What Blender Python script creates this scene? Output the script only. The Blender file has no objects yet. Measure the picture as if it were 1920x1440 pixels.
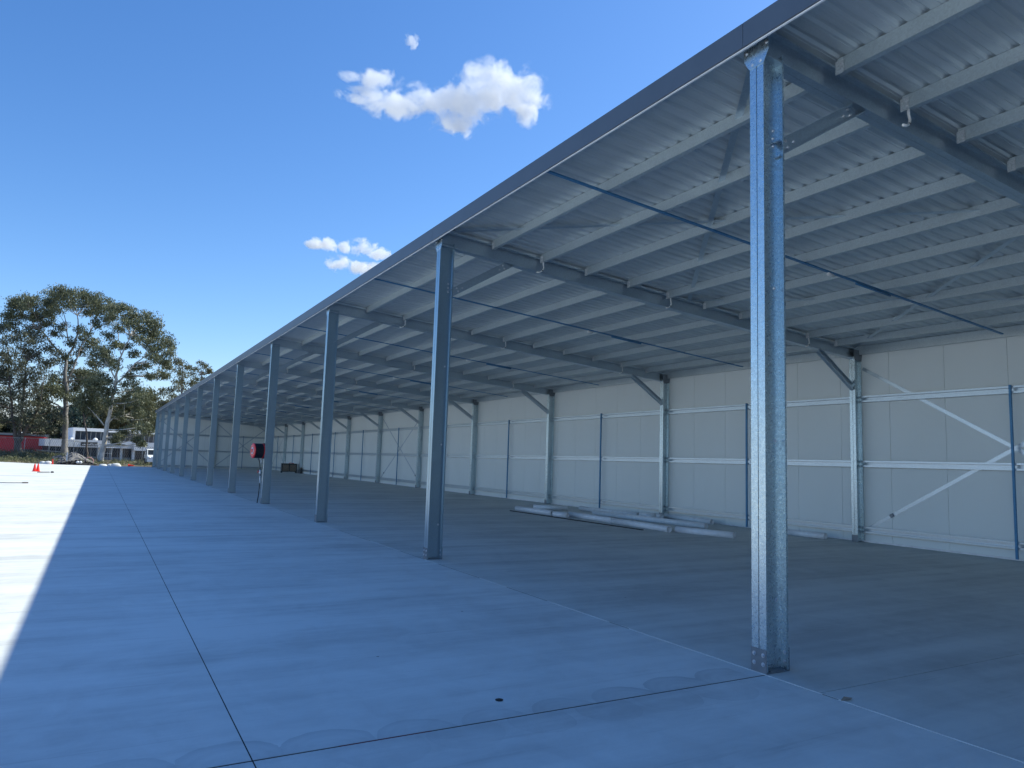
import bpy, bmesh, math, random
import numpy as np
from mathutils import Vector, Matrix
R = math.radians
sc = bpy.context.scene
COL = sc.collection

# ------------------------------------------------------------------ camera, world, sun, exposure
F_PX, YAW, PITCH, ROLL = 1353.17, 0.5158, 0.1078, 0.0325
CAM = Vector((-4.716, 0.0, 1.6))
_fw = Vector((math.sin(YAW)*math.cos(PITCH), math.cos(YAW)*math.cos(PITCH), math.sin(PITCH)))
_r = Vector((math.cos(YAW), -math.sin(YAW), 0)); _u = _r.cross(_fw)
RT = _r*math.cos(ROLL) + _u*math.sin(ROLL)
UP = _u*math.cos(ROLL) - _r*math.sin(ROLL)
cd = bpy.data.cameras.new('camera'); cam = bpy.data.objects.new('camera', cd); COL.objects.link(cam)
cd.sensor_width = 36; cd.lens = 36*F_PX/1920; cd.clip_end = 20000; cd.clip_start = 0.05
m = Matrix((RT, UP, -_fw)).transposed().to_4x4(); m.translation = CAM
cam.matrix_world = m
sc.camera = cam

def at(px, py, Y):
    """world point seen at a pixel of the 1920x1440 photograph, on the plane y = Y"""
    d = _fw + RT*((px-960)/F_PX) - UP*((py-720)/F_PX)
    return CAM + d*((Y-CAM.y)/d.y)
def ground_at(px, py, z=0.0):
    d = _fw + RT*((px-960)/F_PX) - UP*((py-720)/F_PX)
    return CAM + d*((z-CAM.z)/d.z)
def ray_dir(px, py):
    return (_fw + RT*((px-960)/F_PX) - UP*((py-720)/F_PX)).normalized()

SUN_AZ, SUN_EL = R(86), R(47.1)
world = bpy.data.worlds.new('World'); sc.world = world; world.use_nodes = True
wn = world.node_tree; bg = wn.nodes['Background']
sky = wn.nodes.new('ShaderNodeTexSky'); sky.sky_type = 'NISHITA'; sky.sun_disc = False
sky.sun_elevation = SUN_EL; sky.sun_rotation = SUN_AZ
sky.air_density = 1.0; sky.dust_density = 0.25; sky.ozone_density = 3.0
# the phone's rendering of the sky: per-channel contrast on the physical sky, deeper blue away from the horizon
sep = wn.nodes.new('ShaderNodeSeparateColor'); com = wn.nodes.new('ShaderNodeCombineColor')
wn.links.new(sky.outputs[0], sep.inputs[0])
for ch, (pw, gain) in enumerate(((1.42, .46), (1.15, .71), (1.0, 1.08))):
    a = wn.nodes.new('ShaderNodeMath'); a.operation = 'POWER'; a.inputs[1].default_value = pw
    b = wn.nodes.new('ShaderNodeMath'); b.operation = 'MULTIPLY'; b.inputs[1].default_value = gain
    wn.links.new(sep.outputs[ch], a.inputs[0]); wn.links.new(a.outputs[0], b.inputs[0]); wn.links.new(b.outputs[0], com.inputs[ch])
wn.links.new(com.outputs[0], bg.inputs[0])
bg.inputs[1].default_value = 0.086
sd = bpy.data.lights.new('sun', 'SUN'); sun = bpy.data.objects.new('sun', sd); COL.objects.link(sun)
sd.energy = 2.75; sd.angle = R(0.53); sd.color = (1.0, 0.985, 0.82)
SDIR = Vector((math.cos(SUN_EL)*math.sin(SUN_AZ), math.cos(SUN_EL)*math.cos(SUN_AZ), math.sin(SUN_EL)))
sun.rotation_euler = (-SDIR).to_track_quat('-Z', 'Y').to_euler(); sun.location = (60, 5, 60)
sc.view_settings.view_transform = 'Standard'; sc.view_settings.look = 'None'
sc.view_settings.exposure = 1.05; sc.view_settings.gamma = 1.0
sc.cycles.max_bounces = 20; sc.cycles.diffuse_bounces = 5; sc.cycles.glossy_bounces = 4
sc.cycles.volume_bounces = 16; sc.cycles.transparent_max_bounces = 8

# ------------------------------------------------------------------ helpers
def tag(o, label=None, cat=None, group=None, kind=None):
    if label: o['label'] = label
    if cat: o['category'] = cat
    if group: o['group'] = group
    if kind: o['kind'] = kind
    return o
def empty(name, loc=(0, 0, 0), rz=0):
    o = bpy.data.objects.new(name, None); COL.objects.link(o); o.location = loc; o.rotation_euler = (0, 0, rz)
    o.empty_display_size = 0.2
    return o
class MB:
    def __init__(s): s.v = []; s.f = []; s.sm = []
    def add(s, vs, fs, smooth=False):
        n = len(s.v); s.v += [tuple(v) for v in vs]; s.f += [tuple(i+n for i in f) for f in fs]; s.sm += [smooth]*len(fs)
        return s
    def box(s, x0, x1, y0, y1, z0, z1):
        vs = [(x, y, z) for z in (z0, z1) for y in (y0, y1) for x in (x0, x1)]
        return s.add(vs, [(0,2,3,1), (4,5,7,6), (0,1,5,4), (2,6,7,3), (0,4,6,2), (1,3,7,5)])
    def obox(s, c, ax, ay, az):
        c, ax, ay, az = map(Vector, (c, ax, ay, az))
        vs = [c + ax*i + ay*j + az*k for k in (-1, 1) for j in (-1, 1) for i in (-1, 1)]
        return s.add(vs, [(0,2,3,1), (4,5,7,6), (0,1,5,4), (2,6,7,3), (0,4,6,2), (1,3,7,5)])
    def prism(s, poly, p0, p1, ax, ay):
        """extrude a closed 2D polygon (in axes ax, ay) from p0 to p1"""
        p0, p1, ax, ay = map(Vector, (p0, p1, ax, ay)); n = len(poly)
        vs = [p0 + ax*a + ay*b for a, b in poly] + [p1 + ax*a + ay*b for a, b in poly]
        fs = [(i, (i+1) % n, n+(i+1) % n, n+i) for i in range(n)] + [tuple(range(n))[::-1], tuple(range(n, 2*n))]
        return s.add(vs, fs)
    def tube(s, pts, r, n=10, cap=True, smooth=True):
        pts = [Vector(p) for p in pts]; rs = r if isinstance(r, (list, tuple)) else [r]*len(pts)
        vs = []; prev = None
        for i, p in enumerate(pts):
            t = (pts[min(i+1, len(pts)-1)] - pts[max(i-1, 0)]).normalized()
            if prev is None:
                a = t.orthogonal().normalized()
            else:
                a = (prev - t*prev.dot(t)).normalized()
            prev = a; b = t.cross(a)
            for k in range(n):
                w = 2*math.pi*k/n; vs.append(p + (a*math.cos(w) + b*math.sin(w))*rs[i])
        fs = [(i*n+k, i*n+(k+1) % n, (i+1)*n+(k+1) % n, (i+1)*n+k) for i in range(len(pts)-1) for k in range(n)]
        s.add(vs, fs, smooth)
        if cap:
            m0 = len(s.v) - len(vs)
            s.f += [tuple(m0+k for k in range(n))[::-1], tuple(m0+len(vs)-n+k for k in range(n))]; s.sm += [False, False]
        return s
    def pipe(s, p0, p1, ro, ri, n=24):
        """hollow open-ended pipe"""
        p0, p1 = Vector(p0), Vector(p1); t = (p1-p0).normalized(); a = t.orthogonal().normalized(); b = t.cross(a); vs = []
        for p, r in ((p0, ro), (p1, ro), (p1, ri), (p0, ri)):
            vs += [p + (a*math.cos(2*math.pi*k/n) + b*math.sin(2*math.pi*k/n))*r for k in range(n)]
        fs = []
        for q in range(4):
            for k in range(n):
                k2 = (k+1) % n; A = q*n; B = ((q+1) % 4)*n
                fs.append((A+k, A+k2, B+k2, B+k))
        s.add(vs, [f for i, f in enumerate(fs)], True)
        return s
    def lathe(s, prof, origin=(0, 0, 0), axis='z', n=24, smooth=True):
        o = Vector(origin); vs = []
        for r, h in prof:
            for k in range(n):
                w = 2*math.pi*k/n; c, d = r*math.cos(w), r*math.sin(w)
                vs.append(o + (Vector((c, d, h)) if axis == 'z' else Vector((h, c, d)) if axis == 'x' else Vector((c, h, d))))
        fs = [(i*n+k, i*n+(k+1) % n, (i+1)*n+(k+1) % n, (i+1)*n+k) for i in range(len(prof)-1) for k in range(n)]
        return s.add(vs, fs, smooth)
    def build(s, name, mat, parent=None, loc=None, fix=False):
        me = bpy.data.meshes.new(name); me.from_pydata(s.v, [], s.f)
        if any(s.sm): me.polygons.foreach_set('use_smooth', s.sm)
        me.materials.append(mat); me.update()
        if fix:
            bm = bmesh.new(); bm.from_mesh(me); bmesh.ops.recalc_face_normals(bm, faces=bm.faces); bm.to_mesh(me); bm.free()
        o = bpy.data.objects.new(name, me); COL.objects.link(o)
        if parent: o.parent = parent
        if loc: o.location = loc
        return o
def copy_tree(o, parent=None, dx=None):
    c = o.copy(); COL.objects.link(c); c.parent = parent
    if dx is not None: c.location = Vector(o.location) + Vector(dx)
    for ch in list(o.children): copy_tree(ch, c)
    return c

# ------------------------------------------------------------------ materials
def newmat(name):
    m = bpy.data.materials.new(name); m.use_nodes = True
    nt = m.node_tree; return m, nt, nt.nodes['Principled BSDF']
def N(nt, t, **k):
    n = nt.nodes.new(t)
    for a, b in k.items(): setattr(n, a, b)
    return n
def coords(nt, scale=(1, 1, 1), rot=(0, 0, 0)):
    g = N(nt, 'ShaderNodeNewGeometry'); mp = N(nt, 'ShaderNodeMapping'); mp.inputs['Scale'].default_value = scale; mp.inputs['Rotation'].default_value = rot
    nt.links.new(g.outputs['Position'], mp.inputs[0]); return mp.outputs[0]
def noise(nt, vec, scale, detail=6, rough=.55, dist=0):
    n = N(nt, 'ShaderNodeTexNoise'); n.inputs['Scale'].default_value = scale; n.inputs['Detail'].default_value = detail
    n.inputs['Roughness'].default_value = rough; n.inputs['Distortion'].default_value = dist
    nt.links.new(vec, n.inputs['Vector']); return n.outputs['Fac']
def ramp(nt, fac, stops):
    r = N(nt, 'ShaderNodeValToRGB'); cr = r.color_ramp
    while len(cr.elements) > 1: cr.elements.remove(cr.elements[-1])
    for i, (p, c) in enumerate(stops):
        e = cr.elements[0] if i == 0 else cr.elements.new(p)
        e.position = p; e.color = tuple(c)+(1,) if len(c) == 3 else c
    nt.links.new(fac, r.inputs[0]); return r.outputs[0]
def mix(nt, a, b, fac, mode='MIX'):
    x = N(nt, 'ShaderNodeMix', data_type='RGBA', blend_type=mode)
    for i, v in ((6, a), (7, b), (0, fac)):
        if hasattr(v, 'links') or hasattr(v, 'is_output'): nt.links.new(v, x.inputs[i])
        elif i == 0: x.inputs[0].default_value = v
        else: x.inputs[i].default_value = tuple(v)+(1,)
    return x.outputs[2]
def mth(nt, op, a, b=None, c=None):
    x = N(nt, 'ShaderNodeMath', operation=op)
    for i, v in enumerate((a, b, c)):
        if v is None: continue
        if hasattr(v, 'is_output'): nt.links.new(v, x.inputs[i])
        else: x.inputs[i].default_value = v
    return x.outputs[0]
def bump(nt, bsdf, h, strength=.2, dist=.01):
    b = N(nt, 'ShaderNodeBump'); b.inputs['Strength'].default_value = strength; b.inputs['Distance'].default_value = dist
    nt.links.new(h, b.inputs['Height']); nt.links.new(b.outputs[0], bsdf.inputs['Normal'])
def plain(name, col, rough=.6, metal=0, var=.12, scale=6, spec=.5):
    m, nt, b = newmat(name); v = coords(nt); f = noise(nt, v, scale)
    lo = tuple(c*(1-var) for c in col); hi = tuple(min(1, c*(1+var)) for c in col)
    nt.links.new(ramp(nt, f, [(.3, lo), (.7, hi)]), b.inputs['Base Color'])
    b.inputs['Roughness'].default_value = rough; b.inputs['Metallic'].default_value = metal
    b.inputs['Specular IOR Level'].default_value = spec
    return m
def galv(name, col, rough=.31, metal=.90, spangle=85, var=.16, bm=.07):
    m, nt, b = newmat(name); v = coords(nt)
    vo = N(nt, 'ShaderNodeTexVoronoi', feature='F1'); vo.inputs['Scale'].default_value = spangle
    nt.links.new(v, vo.inputs['Vector'])
    bw = N(nt, 'ShaderNodeSeparateColor'); nt.links.new(vo.outputs['Color'], bw.inputs[0])
    big = noise(nt, coords(nt, (1.2, 1.2, .35)), 2.2, 5, .6)
    fac = mth(nt, 'ADD', mth(nt, 'MULTIPLY', bw.outputs[0], .5), mth(nt, 'MULTIPLY', big, .5))
    lo = tuple(c*(1-var) for c in col); hi = tuple(min(1, c*(1+var)) for c in col)
    nt.links.new(ramp(nt, fac, [(.2, lo), (.8, hi)]), b.inputs['Base Color'])
    rr = mth(nt, 'MULTIPLY_ADD', bw.outputs[1], var, rough-var/2)
    nt.links.new(rr, b.inputs['Roughness']); b.inputs['Metallic'].default_value = metal
    return m
def concrete(name, c0, c1, swirl=False):
    m, nt, b = newmat(name)
    v1 = coords(nt, (.22, 1.15, 1), (0, 0, R(6))); bands = noise(nt, v1, 1.0, 7, .6, .3)
    v2 = coords(nt, (.05, .9, 1), (0, 0, R(-3))); fine = noise(nt, v2, 3.2, 5, .6, .2)
    v3 = coords(nt); blot = noise(nt, v3, .45, 5, .6, .6); grain = noise(nt, v3, 60, 3, .7); patch = noise(nt, v3, 2.4, 6, .65, .9)
    f = mth(nt, 'ADD', mth(nt, 'MULTIPLY', bands, .34), mth(nt, 'MULTIPLY', fine, .26))
    f = mth(nt, 'ADD', f, mth(nt, 'MULTIPLY', blot, .22)); f = mth(nt, 'ADD', f, mth(nt, 'MULTIPLY', patch, .2))
    col = ramp(nt, f, [(.42, tuple(a*.94 for a in c0)), (.50, tuple((a+b2)/2 for a, b2 in zip(c0, c1))), (.57, c1)])
    col = mix(nt, col, (.62, .62, .62), mth(nt, 'MULTIPLY', grain, .16), 'MULTIPLY')
    # small dark specks and splashes
    sp = N(nt, 'ShaderNodeTexVoronoi', feature='F1'); sp.inputs['Scale'].default_value = 1.3; nt.links.new(v3, sp.inputs['Vector'])
    spot = mth(nt, 'LESS_THAN', mth(nt, 'ADD', sp.outputs['Distance'], mth(nt, 'MULTIPLY', grain, .02)), .028)
    col = mix(nt, col, (.10, .095, .09), mth(nt, 'MULTIPLY', spot, .75))
    # long faint trowel scrapes
    sc1 = noise(nt, coords(nt, (.35, 5.0, 1), (0, 0, R(24))), 1.6, 3, .5, 1.5)
    col = mix(nt, col, (.72, .71, .70), ramp(nt, sc1, [(.62, (0, 0, 0)), (.72, (.35, .35, .35))]), 'MULTIPLY')
    if swirl:
        g = N(nt, 'ShaderNodeNewGeometry'); s = N(nt, 'ShaderNodeSeparateXYZ'); nt.links.new(g.outputs['Position'], s.inputs[0])
        def rings(x0, x1, yc, pitch, rad, off, amt, side):
            u = mth(nt, 'DIVIDE', mth(nt, 'SUBTRACT', s.outputs[0], off), pitch)
            cell = mth(nt, 'FLOOR', u); fx = mth(nt, 'MULTIPLY', mth(nt, 'SUBTRACT', mth(nt, 'FRACT', u), .5), pitch)
            jit = mth(nt, 'MULTIPLY', mth(nt, 'SINE', mth(nt, 'MULTIPLY', cell, 12.9)), .06)
            dy = mth(nt, 'SUBTRACT', mth(nt, 'SUBTRACT', s.outputs[1], yc), jit)
            r = mth(nt, 'SQRT', mth(nt, 'ADD', mth(nt, 'MULTIPLY', fx, fx), mth(nt, 'MULTIPLY', dy, dy)))
            r = mth(nt, 'ADD', mth(nt, 'MULTIPLY', r, mth(nt, 'MULTIPLY_ADD', mth(nt, 'SINE', mth(nt, 'MULTIPLY', cell, 7.3)), .14, 1.0)), mth(nt, 'MULTIPLY', patch, .07))
            inside = mth(nt, 'MULTIPLY', mth(nt, 'LESS_THAN', r, rad), mth(nt, 'GREATER_THAN' if side > 0 else 'LESS_THAN', s.outputs[1], 4.1))
            ringf = mth(nt, 'MULTIPLY_ADD', mth(nt, 'SINE', mth(nt, 'MULTIPLY', r, 95)), .18, .5)
            edge = mth(nt, 'POWER', mth(nt, 'DIVIDE', r, rad), 3.0)
            k = mth(nt, 'MULTIPLY', inside, mth(nt, 'MULTIPLY', mth(nt, 'ADD', mth(nt, 'MULTIPLY', ringf, .5), mth(nt, 'MULTIPLY', edge, .6)), amt))
            k = mth(nt, 'MULTIPLY', k, mth(nt, 'MINIMUM', mth(nt, 'MAXIMUM', mth(nt, 'MULTIPLY_ADD', blot, 3.2, -1.0), .15), 1.0)); k = mth(nt, 'MULTIPLY', k, mth(nt, 'GREATER_THAN', s.outputs[0], x0)); return mth(nt, 'MULTIPLY', k, mth(nt, 'LESS_THAN', s.outputs[0], x1))
        col = mix(nt, col, (.50, .52, .55), rings(-6.5, -.15, 4.13, .52, .30, -.08, .62, 1), 'MULTIPLY')
        col = mix(nt, col, (.6, .6, .62), rings(-6.5, -.15, 4.04, .52, .28, .17, .36, -1), 'MULTIPLY')
    nt.links.new(col, b.inputs['Base Color'])
    nt.links.new(mth(nt, 'MULTIPLY_ADD', patch, .25, .5), b.inputs['Roughness'])
    b.inputs['Specular IOR Level'].default_value = .32
    bump(nt, b, mth(nt, 'ADD', grain, mth(nt, 'MULTIPLY', patch, 1.5)), .12, .004)
    return m

M = {}
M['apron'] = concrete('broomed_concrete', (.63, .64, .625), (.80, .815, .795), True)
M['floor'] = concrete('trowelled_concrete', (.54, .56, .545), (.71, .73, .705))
M['joint'] = plain('joint_filler', (.05, .05, .05), .9)
M['jointlight'] = plain('pale_joint_filler', (.72, .73, .71), .8)
M['joint'] = plain('joint_filler', (.015, .015, .017), .9)
M['red'] = plain('red_chalk', (.16, .02, .03), .9)
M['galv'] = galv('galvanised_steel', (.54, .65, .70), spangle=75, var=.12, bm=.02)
M['galvdark'] = galv('darkened_galvanised_column_steel', (.36, .47, .54), .30, .9, 60, .05, .01)  # darker copy for all but the near front column; dark reflections put into colour
M['galv2'] = galv('galvanised_purlin_steel', (.54, .61, .63), .45, .6, 60, .08)
M['galvs'] = galv('smooth_galvanised_steel', (.50, .58, .64), .34, .88, 60, .07, .02)
M['bolt'] = plain('zinc_bolt', (.75, .76, .78), .3, .9)
M['cleat'] = plain('dull_galvanised_plate', (.22, .25, .28), .5, .6)
M['pole'] = galv('blue_bridging_steel', (.07, .23, .42), .45, .3, 60, .1, .02)
M['fascia'] = plain('blue_grey_paint', (.080, .105, .140), .42, 0, .05, 3)
M['trim'] = plain('pale_trim', (.80, .81, .82), .5)
M['pvc'] = plain('grey_pvc', (.80, .83, .86), .35, 0, .06, 8)
M['conduit'] = plain('white_conduit', (.82, .82, .80), .35)
M['black'] = plain('black_rubber', (.012, .013, .018), .55)
M['redpaint'] = plain('red_enamel', (.75, .02, .03), .35, 0, .08)
M['redtin'] = plain('red_sheet_wall', (.60, .015, .03), .5, 0, .1)
M['white'] = plain('white_paint', (.82, .83, .84), .5, 0, .05, 2)
M['glass'] = plain('dark_window_glass', (.018, .028, .045), .12, 0, .3, 1.5)
M['dark'] = plain('dark_trim', (.03, .035, .04), .5)
M['mullion'] = plain('grey_mullion', (.28, .30, .32), .5)
M['cone'] = plain('orange_red_plastic', (.85, .045, .03), .4, 0, .05)
M['timber'] = plain('weathered_timber', (.36, .30, .24), .8, 0, .3, 9)
M['ply'] = plain('plywood', (.22, .18, .14), .8, 0, .25, 9)
M['dirt'] = plain('dirt', (.13, .105, .08), .95, 0, .5, .8)
M['rubble'] = plain('grey_rubble', (.20, .19, .185), .95, 0, .45, 4)
M['bark'] = plain('pale_gum_bark', (.25, .23, .21), .85, 0, .45, 1.4)
M['bark2'] = plain('sunlit_pale_gum_bark', (.52, .49, .44), .8, 0, .35, 1.4)  # pale bark, lightened so the trunk's sunlit side is in the colour
M['barkdark'] = plain('dark_bark', (.13, .105, .09), .9, 0, .4, 2)
M['wire'] = plain('fence_steel', (.30, .31, .32), .5, .5)
M['bag'] = plain('white_sack', (.75, .75, .73), .7)
M['tyre'] = plain('tyre', (.02, .02, .02), .8)

# roof sheet: reflective zincalume with faint smears along the slope
def roofmat():
    m, nt, b = newmat('zincalume_sheet')
    f = noise(nt, coords(nt, (.5, 7, 1)), 1.3, 6, .6, .4); g = noise(nt, coords(nt, (2.5, 9, 1)), 1.0, 4, .6, .5)
    nt.links.new(ramp(nt, f, [(.3, (.52, .57, .58)), (.7, (.66, .70, .71))]), b.inputs['Base Color'])
    b.inputs['Metallic'].default_value = .5
    nt.links.new(mth(nt, 'MULTIPLY_ADD', g, .30, .28), b.inputs['Roughness'])
    bump(nt, b, noise(nt, coords(nt, (3, 3, 3)), 1.6, 3, .5), .35, .02)
    return m
M['roof'] = roofmat()
def panelmat():
    m, nt, b = newmat('cream_wall_panel')
    f = noise(nt, coords(nt, (1, 1, .5)), .6, 4, .5)
    nt.links.new(ramp(nt, f, [(.3, (.79, .84, .82)), (.7, (.83, .88, .86))]), b.inputs['Base Color'])
    b.inputs['Roughness'].default_value = .45
    bump(nt, b, noise(nt, coords(nt, (1, 22, .06)), 1.0, 2, .5), .05, .004)
    return m
M['panel'] = panelmat()
def leafmat(name, c0, c1, trans=.25):
    m, nt, b = newmat(name)
    oi = N(nt, 'ShaderNodeNewGeometry')
    f = noise(nt, coords(nt), .5, 3, .5)
    f2 = mth(nt, 'ADD', mth(nt, 'MULTIPLY', oi.outputs['Random Per Island'], .6), mth(nt, 'MULTIPLY', f, .4))
    col = ramp(nt, f2, [(.2, c0), (.8, c1)])
    nt.links.new(col, b.inputs['Base Color']); b.inputs['Roughness'].default_value = .5
    tr = N(nt, 'ShaderNodeBsdfTranslucent'); nt.links.new(col, tr.inputs[0])
    ms = N(nt, 'ShaderNodeMixShader'); ms.inputs[0].default_value = trans
    out = nt.nodes['Material Output']
    nt.links.new(b.outputs[0], ms.inputs[1]); nt.links.new(tr.outputs[0], ms.inputs[2]); nt.links.new(ms.outputs[0], out.inputs[0])
    return m
M['leaf'] = leafmat('gum_leaves', (.075, .092, .050), (.20, .21, .115))
M['leafdark'] = leafmat('dark_leaves', (.05, .06, .042), (.14, .145, .085))
M['leaffar'] = leafmat('shaded_far_leaves', (.022, .045, .040), (.05, .085, .06))  # shadow-side tone of the far crowns, put into the leaf colour
M['leafgold'] = leafmat('olive_leaves', (.085, .085, .035), (.20, .19, .09))
M['grass'] = leafmat('weedy_grass', (.10, .12, .05), (.25, .24, .12))

# ------------------------------------------------------------------ the setting
Y0, S, W, D = 4.2491, 6.7913, 10.91, 0.257
COLW = 0.1485
SL = 0.078
K0, K1 = -8, 11
YA, YB = Y0 + K0*S, Y0 + K1*S
def roof_z(x): return 5.515 - SL*x
def height(x, y):
    t = min(1, max(0, (y-84)/16)); t = t*t*(3-2*t)
    l = min(1, max(0, (-3-x)/6))
    return -.14 + t*(.15 + .55*l)
def make_ground():
    mb = MB(); xs = [-3000, -600, -200, -90, -60, -45] + list(np.arange(-36, 18, 1.5)) + [25, 40, 80, 300, 900, 3000]
    ys = [-3000, -500, -100, -30, 0, 40, 60] + list(np.arange(70, 125, 1.5)) + [140, 180, 260, 500, 1200, 4000]
    rnd = random.Random(3)
    vs = [(x, y, height(x, y) + (rnd.uniform(-.05, .05) if 80 < y < 124 and -36 < x < 18 else 0)) for y in ys for x in xs]
    nx = len(xs); fs = [(j*nx+i, j*nx+i+1, (j+1)*nx+i+1, (j+1)*nx+i) for j in range(len(ys)-1) for i in range(nx-1)]
    mb.add(vs, fs, True)
    m, nt, b = newmat('bare_earth_and_weeds'); v = coords(nt)
    a = noise(nt, v, .35, 6, .6, .5); c = noise(nt, v, 5, 5, .65)
    col = ramp(nt, a, [(.35, (.10, .075, .055)), (.5, (.17, .135, .10)), (.6, (.12, .12, .06)), (.75, (.19, .17, .12))])
    nt.links.new(mix(nt, col, (.55, .5, .45), c, 'MULTIPLY'), b.inputs['Base Color']); b.inputs['Roughness'].default_value = .95
    bump(nt, b, c, .6, .05)
    return tag(mb.build('ground', m), kind='structure')
make_ground()

# concrete yard: panels with sawn joints over a dark bed
GAP = .004
EDGE = [(-60, 168), (-13.5, 88.5), (-8.9, 81), (-3.88, 78.5), (-.018, 78.8)]
def edge_y(x):
    for (xa, ya), (xb, yb) in zip(EDGE, EDGE[1:]):
        if xa <= x <= xb: return ya + (yb-ya)*(x-xa)/(xb-xa)
    return 74
mb = MB(); jt = MB()
xcuts = [-60, -27.5, -19.6, -11.75, -3.88, -.018]
ycuts = [-70, -30, -12, 4.10, 8.60, 17.6, 31.3, 51.6]
HAIR = (8.60, 17.6, 31.3)
TG = .009
for i in range(len(xcuts)-1):
    xa, xb = xcuts[i]+GAP, xcuts[i+1]-(GAP if i < len(xcuts)-2 else 0)
    for j in range(len(ycuts)):
        g0 = .003 if ycuts[j] in HAIR else TG; g1 = .003 if j+1 < len(ycuts) and ycuts[j+1] in HAIR else TG
        ya = ycuts[j]+g0
        if j < len(ycuts)-1:
            mb.box(xa, xb, ya, ycuts[j+1]-g1, -.12, 0)
        else:
            px = [xa] + [e[0] for e in EDGE if xa < e[0] < xb] + [xb]
            top = [(x, edge_y(x)) for x in px]
            poly = [(xa, ya), (xb, ya)] + top[::-1]
            mb.prism(poly, (0, 0, -.12), (0, 0, 0), (1, 0, 0), (0, 1, 0))
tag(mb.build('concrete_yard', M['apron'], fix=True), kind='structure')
jb = MB().box(-59.5, -.001, -69.5, 77.5, -.13, -.0025)
tag(jb.build('joint_filler', M['joint']), kind='structure')
mb = MB()
fy = [YA-1.2, 3.61, 8.30, 17.2, 30.8, 44.4, 58.0, 71.6, YB+.28]
for a, b_ in zip(fy, fy[1:]):
    mb.box(0, 5.45-.003, a+.005, b_-.005, -.12, 0); mb.box(5.45+.003, 11.32, a+.005, b_-.005, -.12, 0)
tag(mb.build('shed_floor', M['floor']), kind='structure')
tag(MB().box(.01, 11.3, fy[0]+.01, fy[-1]-.01, -.13, -.012).build('floor_joint_filler', M['joint']), kind='structure')
# pale lip of joint sealant, broken in places
mb = MB(); rnd = random.Random(8); y = 1.0
while y < 40:
    l = rnd.uniform(.3, 2.2)
    if rnd.random() < .5: mb.box(-.0165, -.006, y, y+l, -.03, .003)
    y += l + rnd.uniform(.02, .5)
tag(mb.build('joint_sealant', M['jointlight']), kind='structure')
tag(MB().box(-3.42, -2.86, 4.092, 4.108, -.004, -.0008).build('chalk_line', M['red']), kind='structure')

# ------------------------------------------------------------------ the open shed
shed = empty('open_shed', (0, Y0, 0))
tag(shed, 'long open-fronted steel shed with galvanised columns, lean-to roof and pale panel back wall', 'shed')
def part(mb, name, mat, parent=shed, loc=(0, 0, 0), label=None, fix=False, world=True):
    """mesh given in world coordinates, stored relative to its parent"""
    o = mb.build(name, mat, parent, fix=fix)
    if parent is shed: o.location = Vector(loc) - shed.location
    if label: o['label'] = label
    return o
T = .004
def csec(dep, fl, lip=.02, t=T):
    """C section outline: depth along a (0..dep), opening toward +b (0..fl)"""
    return [(0, 0), (dep, 0), (dep, fl), (dep-lip, fl), (dep-lip, fl-t), (dep-t, fl-t), (dep-t, t), (t, t), (t, fl-t), (lip, fl-t), (lip, fl), (0, fl)]
def double_c(mb, p0, p1, ax, ay, dep=D, half=COLW/2, gap=.007):
    for s in (1, -1):
        mb.prism([(a, gap/2 + b) for a, b in csec(dep, half-gap/2)], p0, p1, ax, Vector(ay)*s)
BOLTS = {}
BOLT_ME = {}
def add_bolt(parent, p, n, r=.011, h=.012):
    key = (tuple(n), r)
    if key not in BOLT_ME:
        mb = MB(); bolt(mb, (0, 0, 0), n, r, h); o = mb.build('bolt', M['bolt'], parent); BOLT_ME[key] = o.data
    else:
        o = bpy.data.objects.new('bolt', BOLT_ME[key]); COL.objects.link(o); o.parent = parent
    o.location = p; return o
def bolt(mb, p, n, r=.011, h=.012):
    p, n = Vector(p), Vector(n).normalized(); a = n.orthogonal().normalized(); b = n.cross(a)
    for rr, h0, h1, k in ((r*1.6, 0, .003, 12), (r, .003, h, 6)):
        vs = [p + n*hh + (a*math.cos(2*math.pi*i/k) + b*math.sin(2*math.pi*i/k))*rr for hh in (h0, h1) for i in range(k)]
        mb.add(vs, [(i, (i+1) % k, k+(i+1) % k, k+i) for i in range(k)] + [tuple(range(k, 2*k))])

YC = -COLW/2      # centre of a frame relative to its y0
def front_column():
    mb = MB(); double_c(mb, (0, YC, .012), (0, YC, 5.25), (1, 0, 0), (0, 1, 0))
    c = mb.build('column', M['galv'], fix=True)
    # base cleat: plate on each face, foot plate
    b = MB().box(-.005, -.0003, YC-.078, YC+.078, .004, .185).box(D+.0003, D+.006, YC-.078, YC+.078, .004, .185)
    b.box(-.004, D+.005, YC-.077, YC+.077, .0012, .009)
    b.box(.05, D-.05, YC-.075, YC-.012, .009, .02)
    b.build('base_cleat', M['cleat'], c)
    cp = MB().prism([(-.078, 0), (.078, 0), (.135, .10), (.135, .20), (-.135, .20), (-.135, .10)], (-.0052, YC, 5.10), (-.0003, YC, 5.10), (0, 1, 0), (0, 0, 1))
    cp.build('cap_bracket', M['galv'], c, fix=True)
    BOLTS['front'] = []
    for yy in (-.045, .045):
        for zz in (.07, .14):
            BOLTS['front'] += [((-.005, YC+yy, zz), (-1, 0, 0)), ((D-.011, YC+yy, zz), (-1, 0, 0))]
        BOLTS['front'].append(((-.0052, YC+yy, 5.135), (-1, 0, 0)))
    for yy in (-.11, .11): BOLTS['front'].append(((-.0052, YC+yy, 5.27), (-1, 0, 0)))
    for zz in (4.42, 4.49, 4.56, 3.15, 1.85, .55):
        BOLTS['front'].append(((D-.06, YC-.0055, zz), (0, -1, 0)))
    return c
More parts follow.
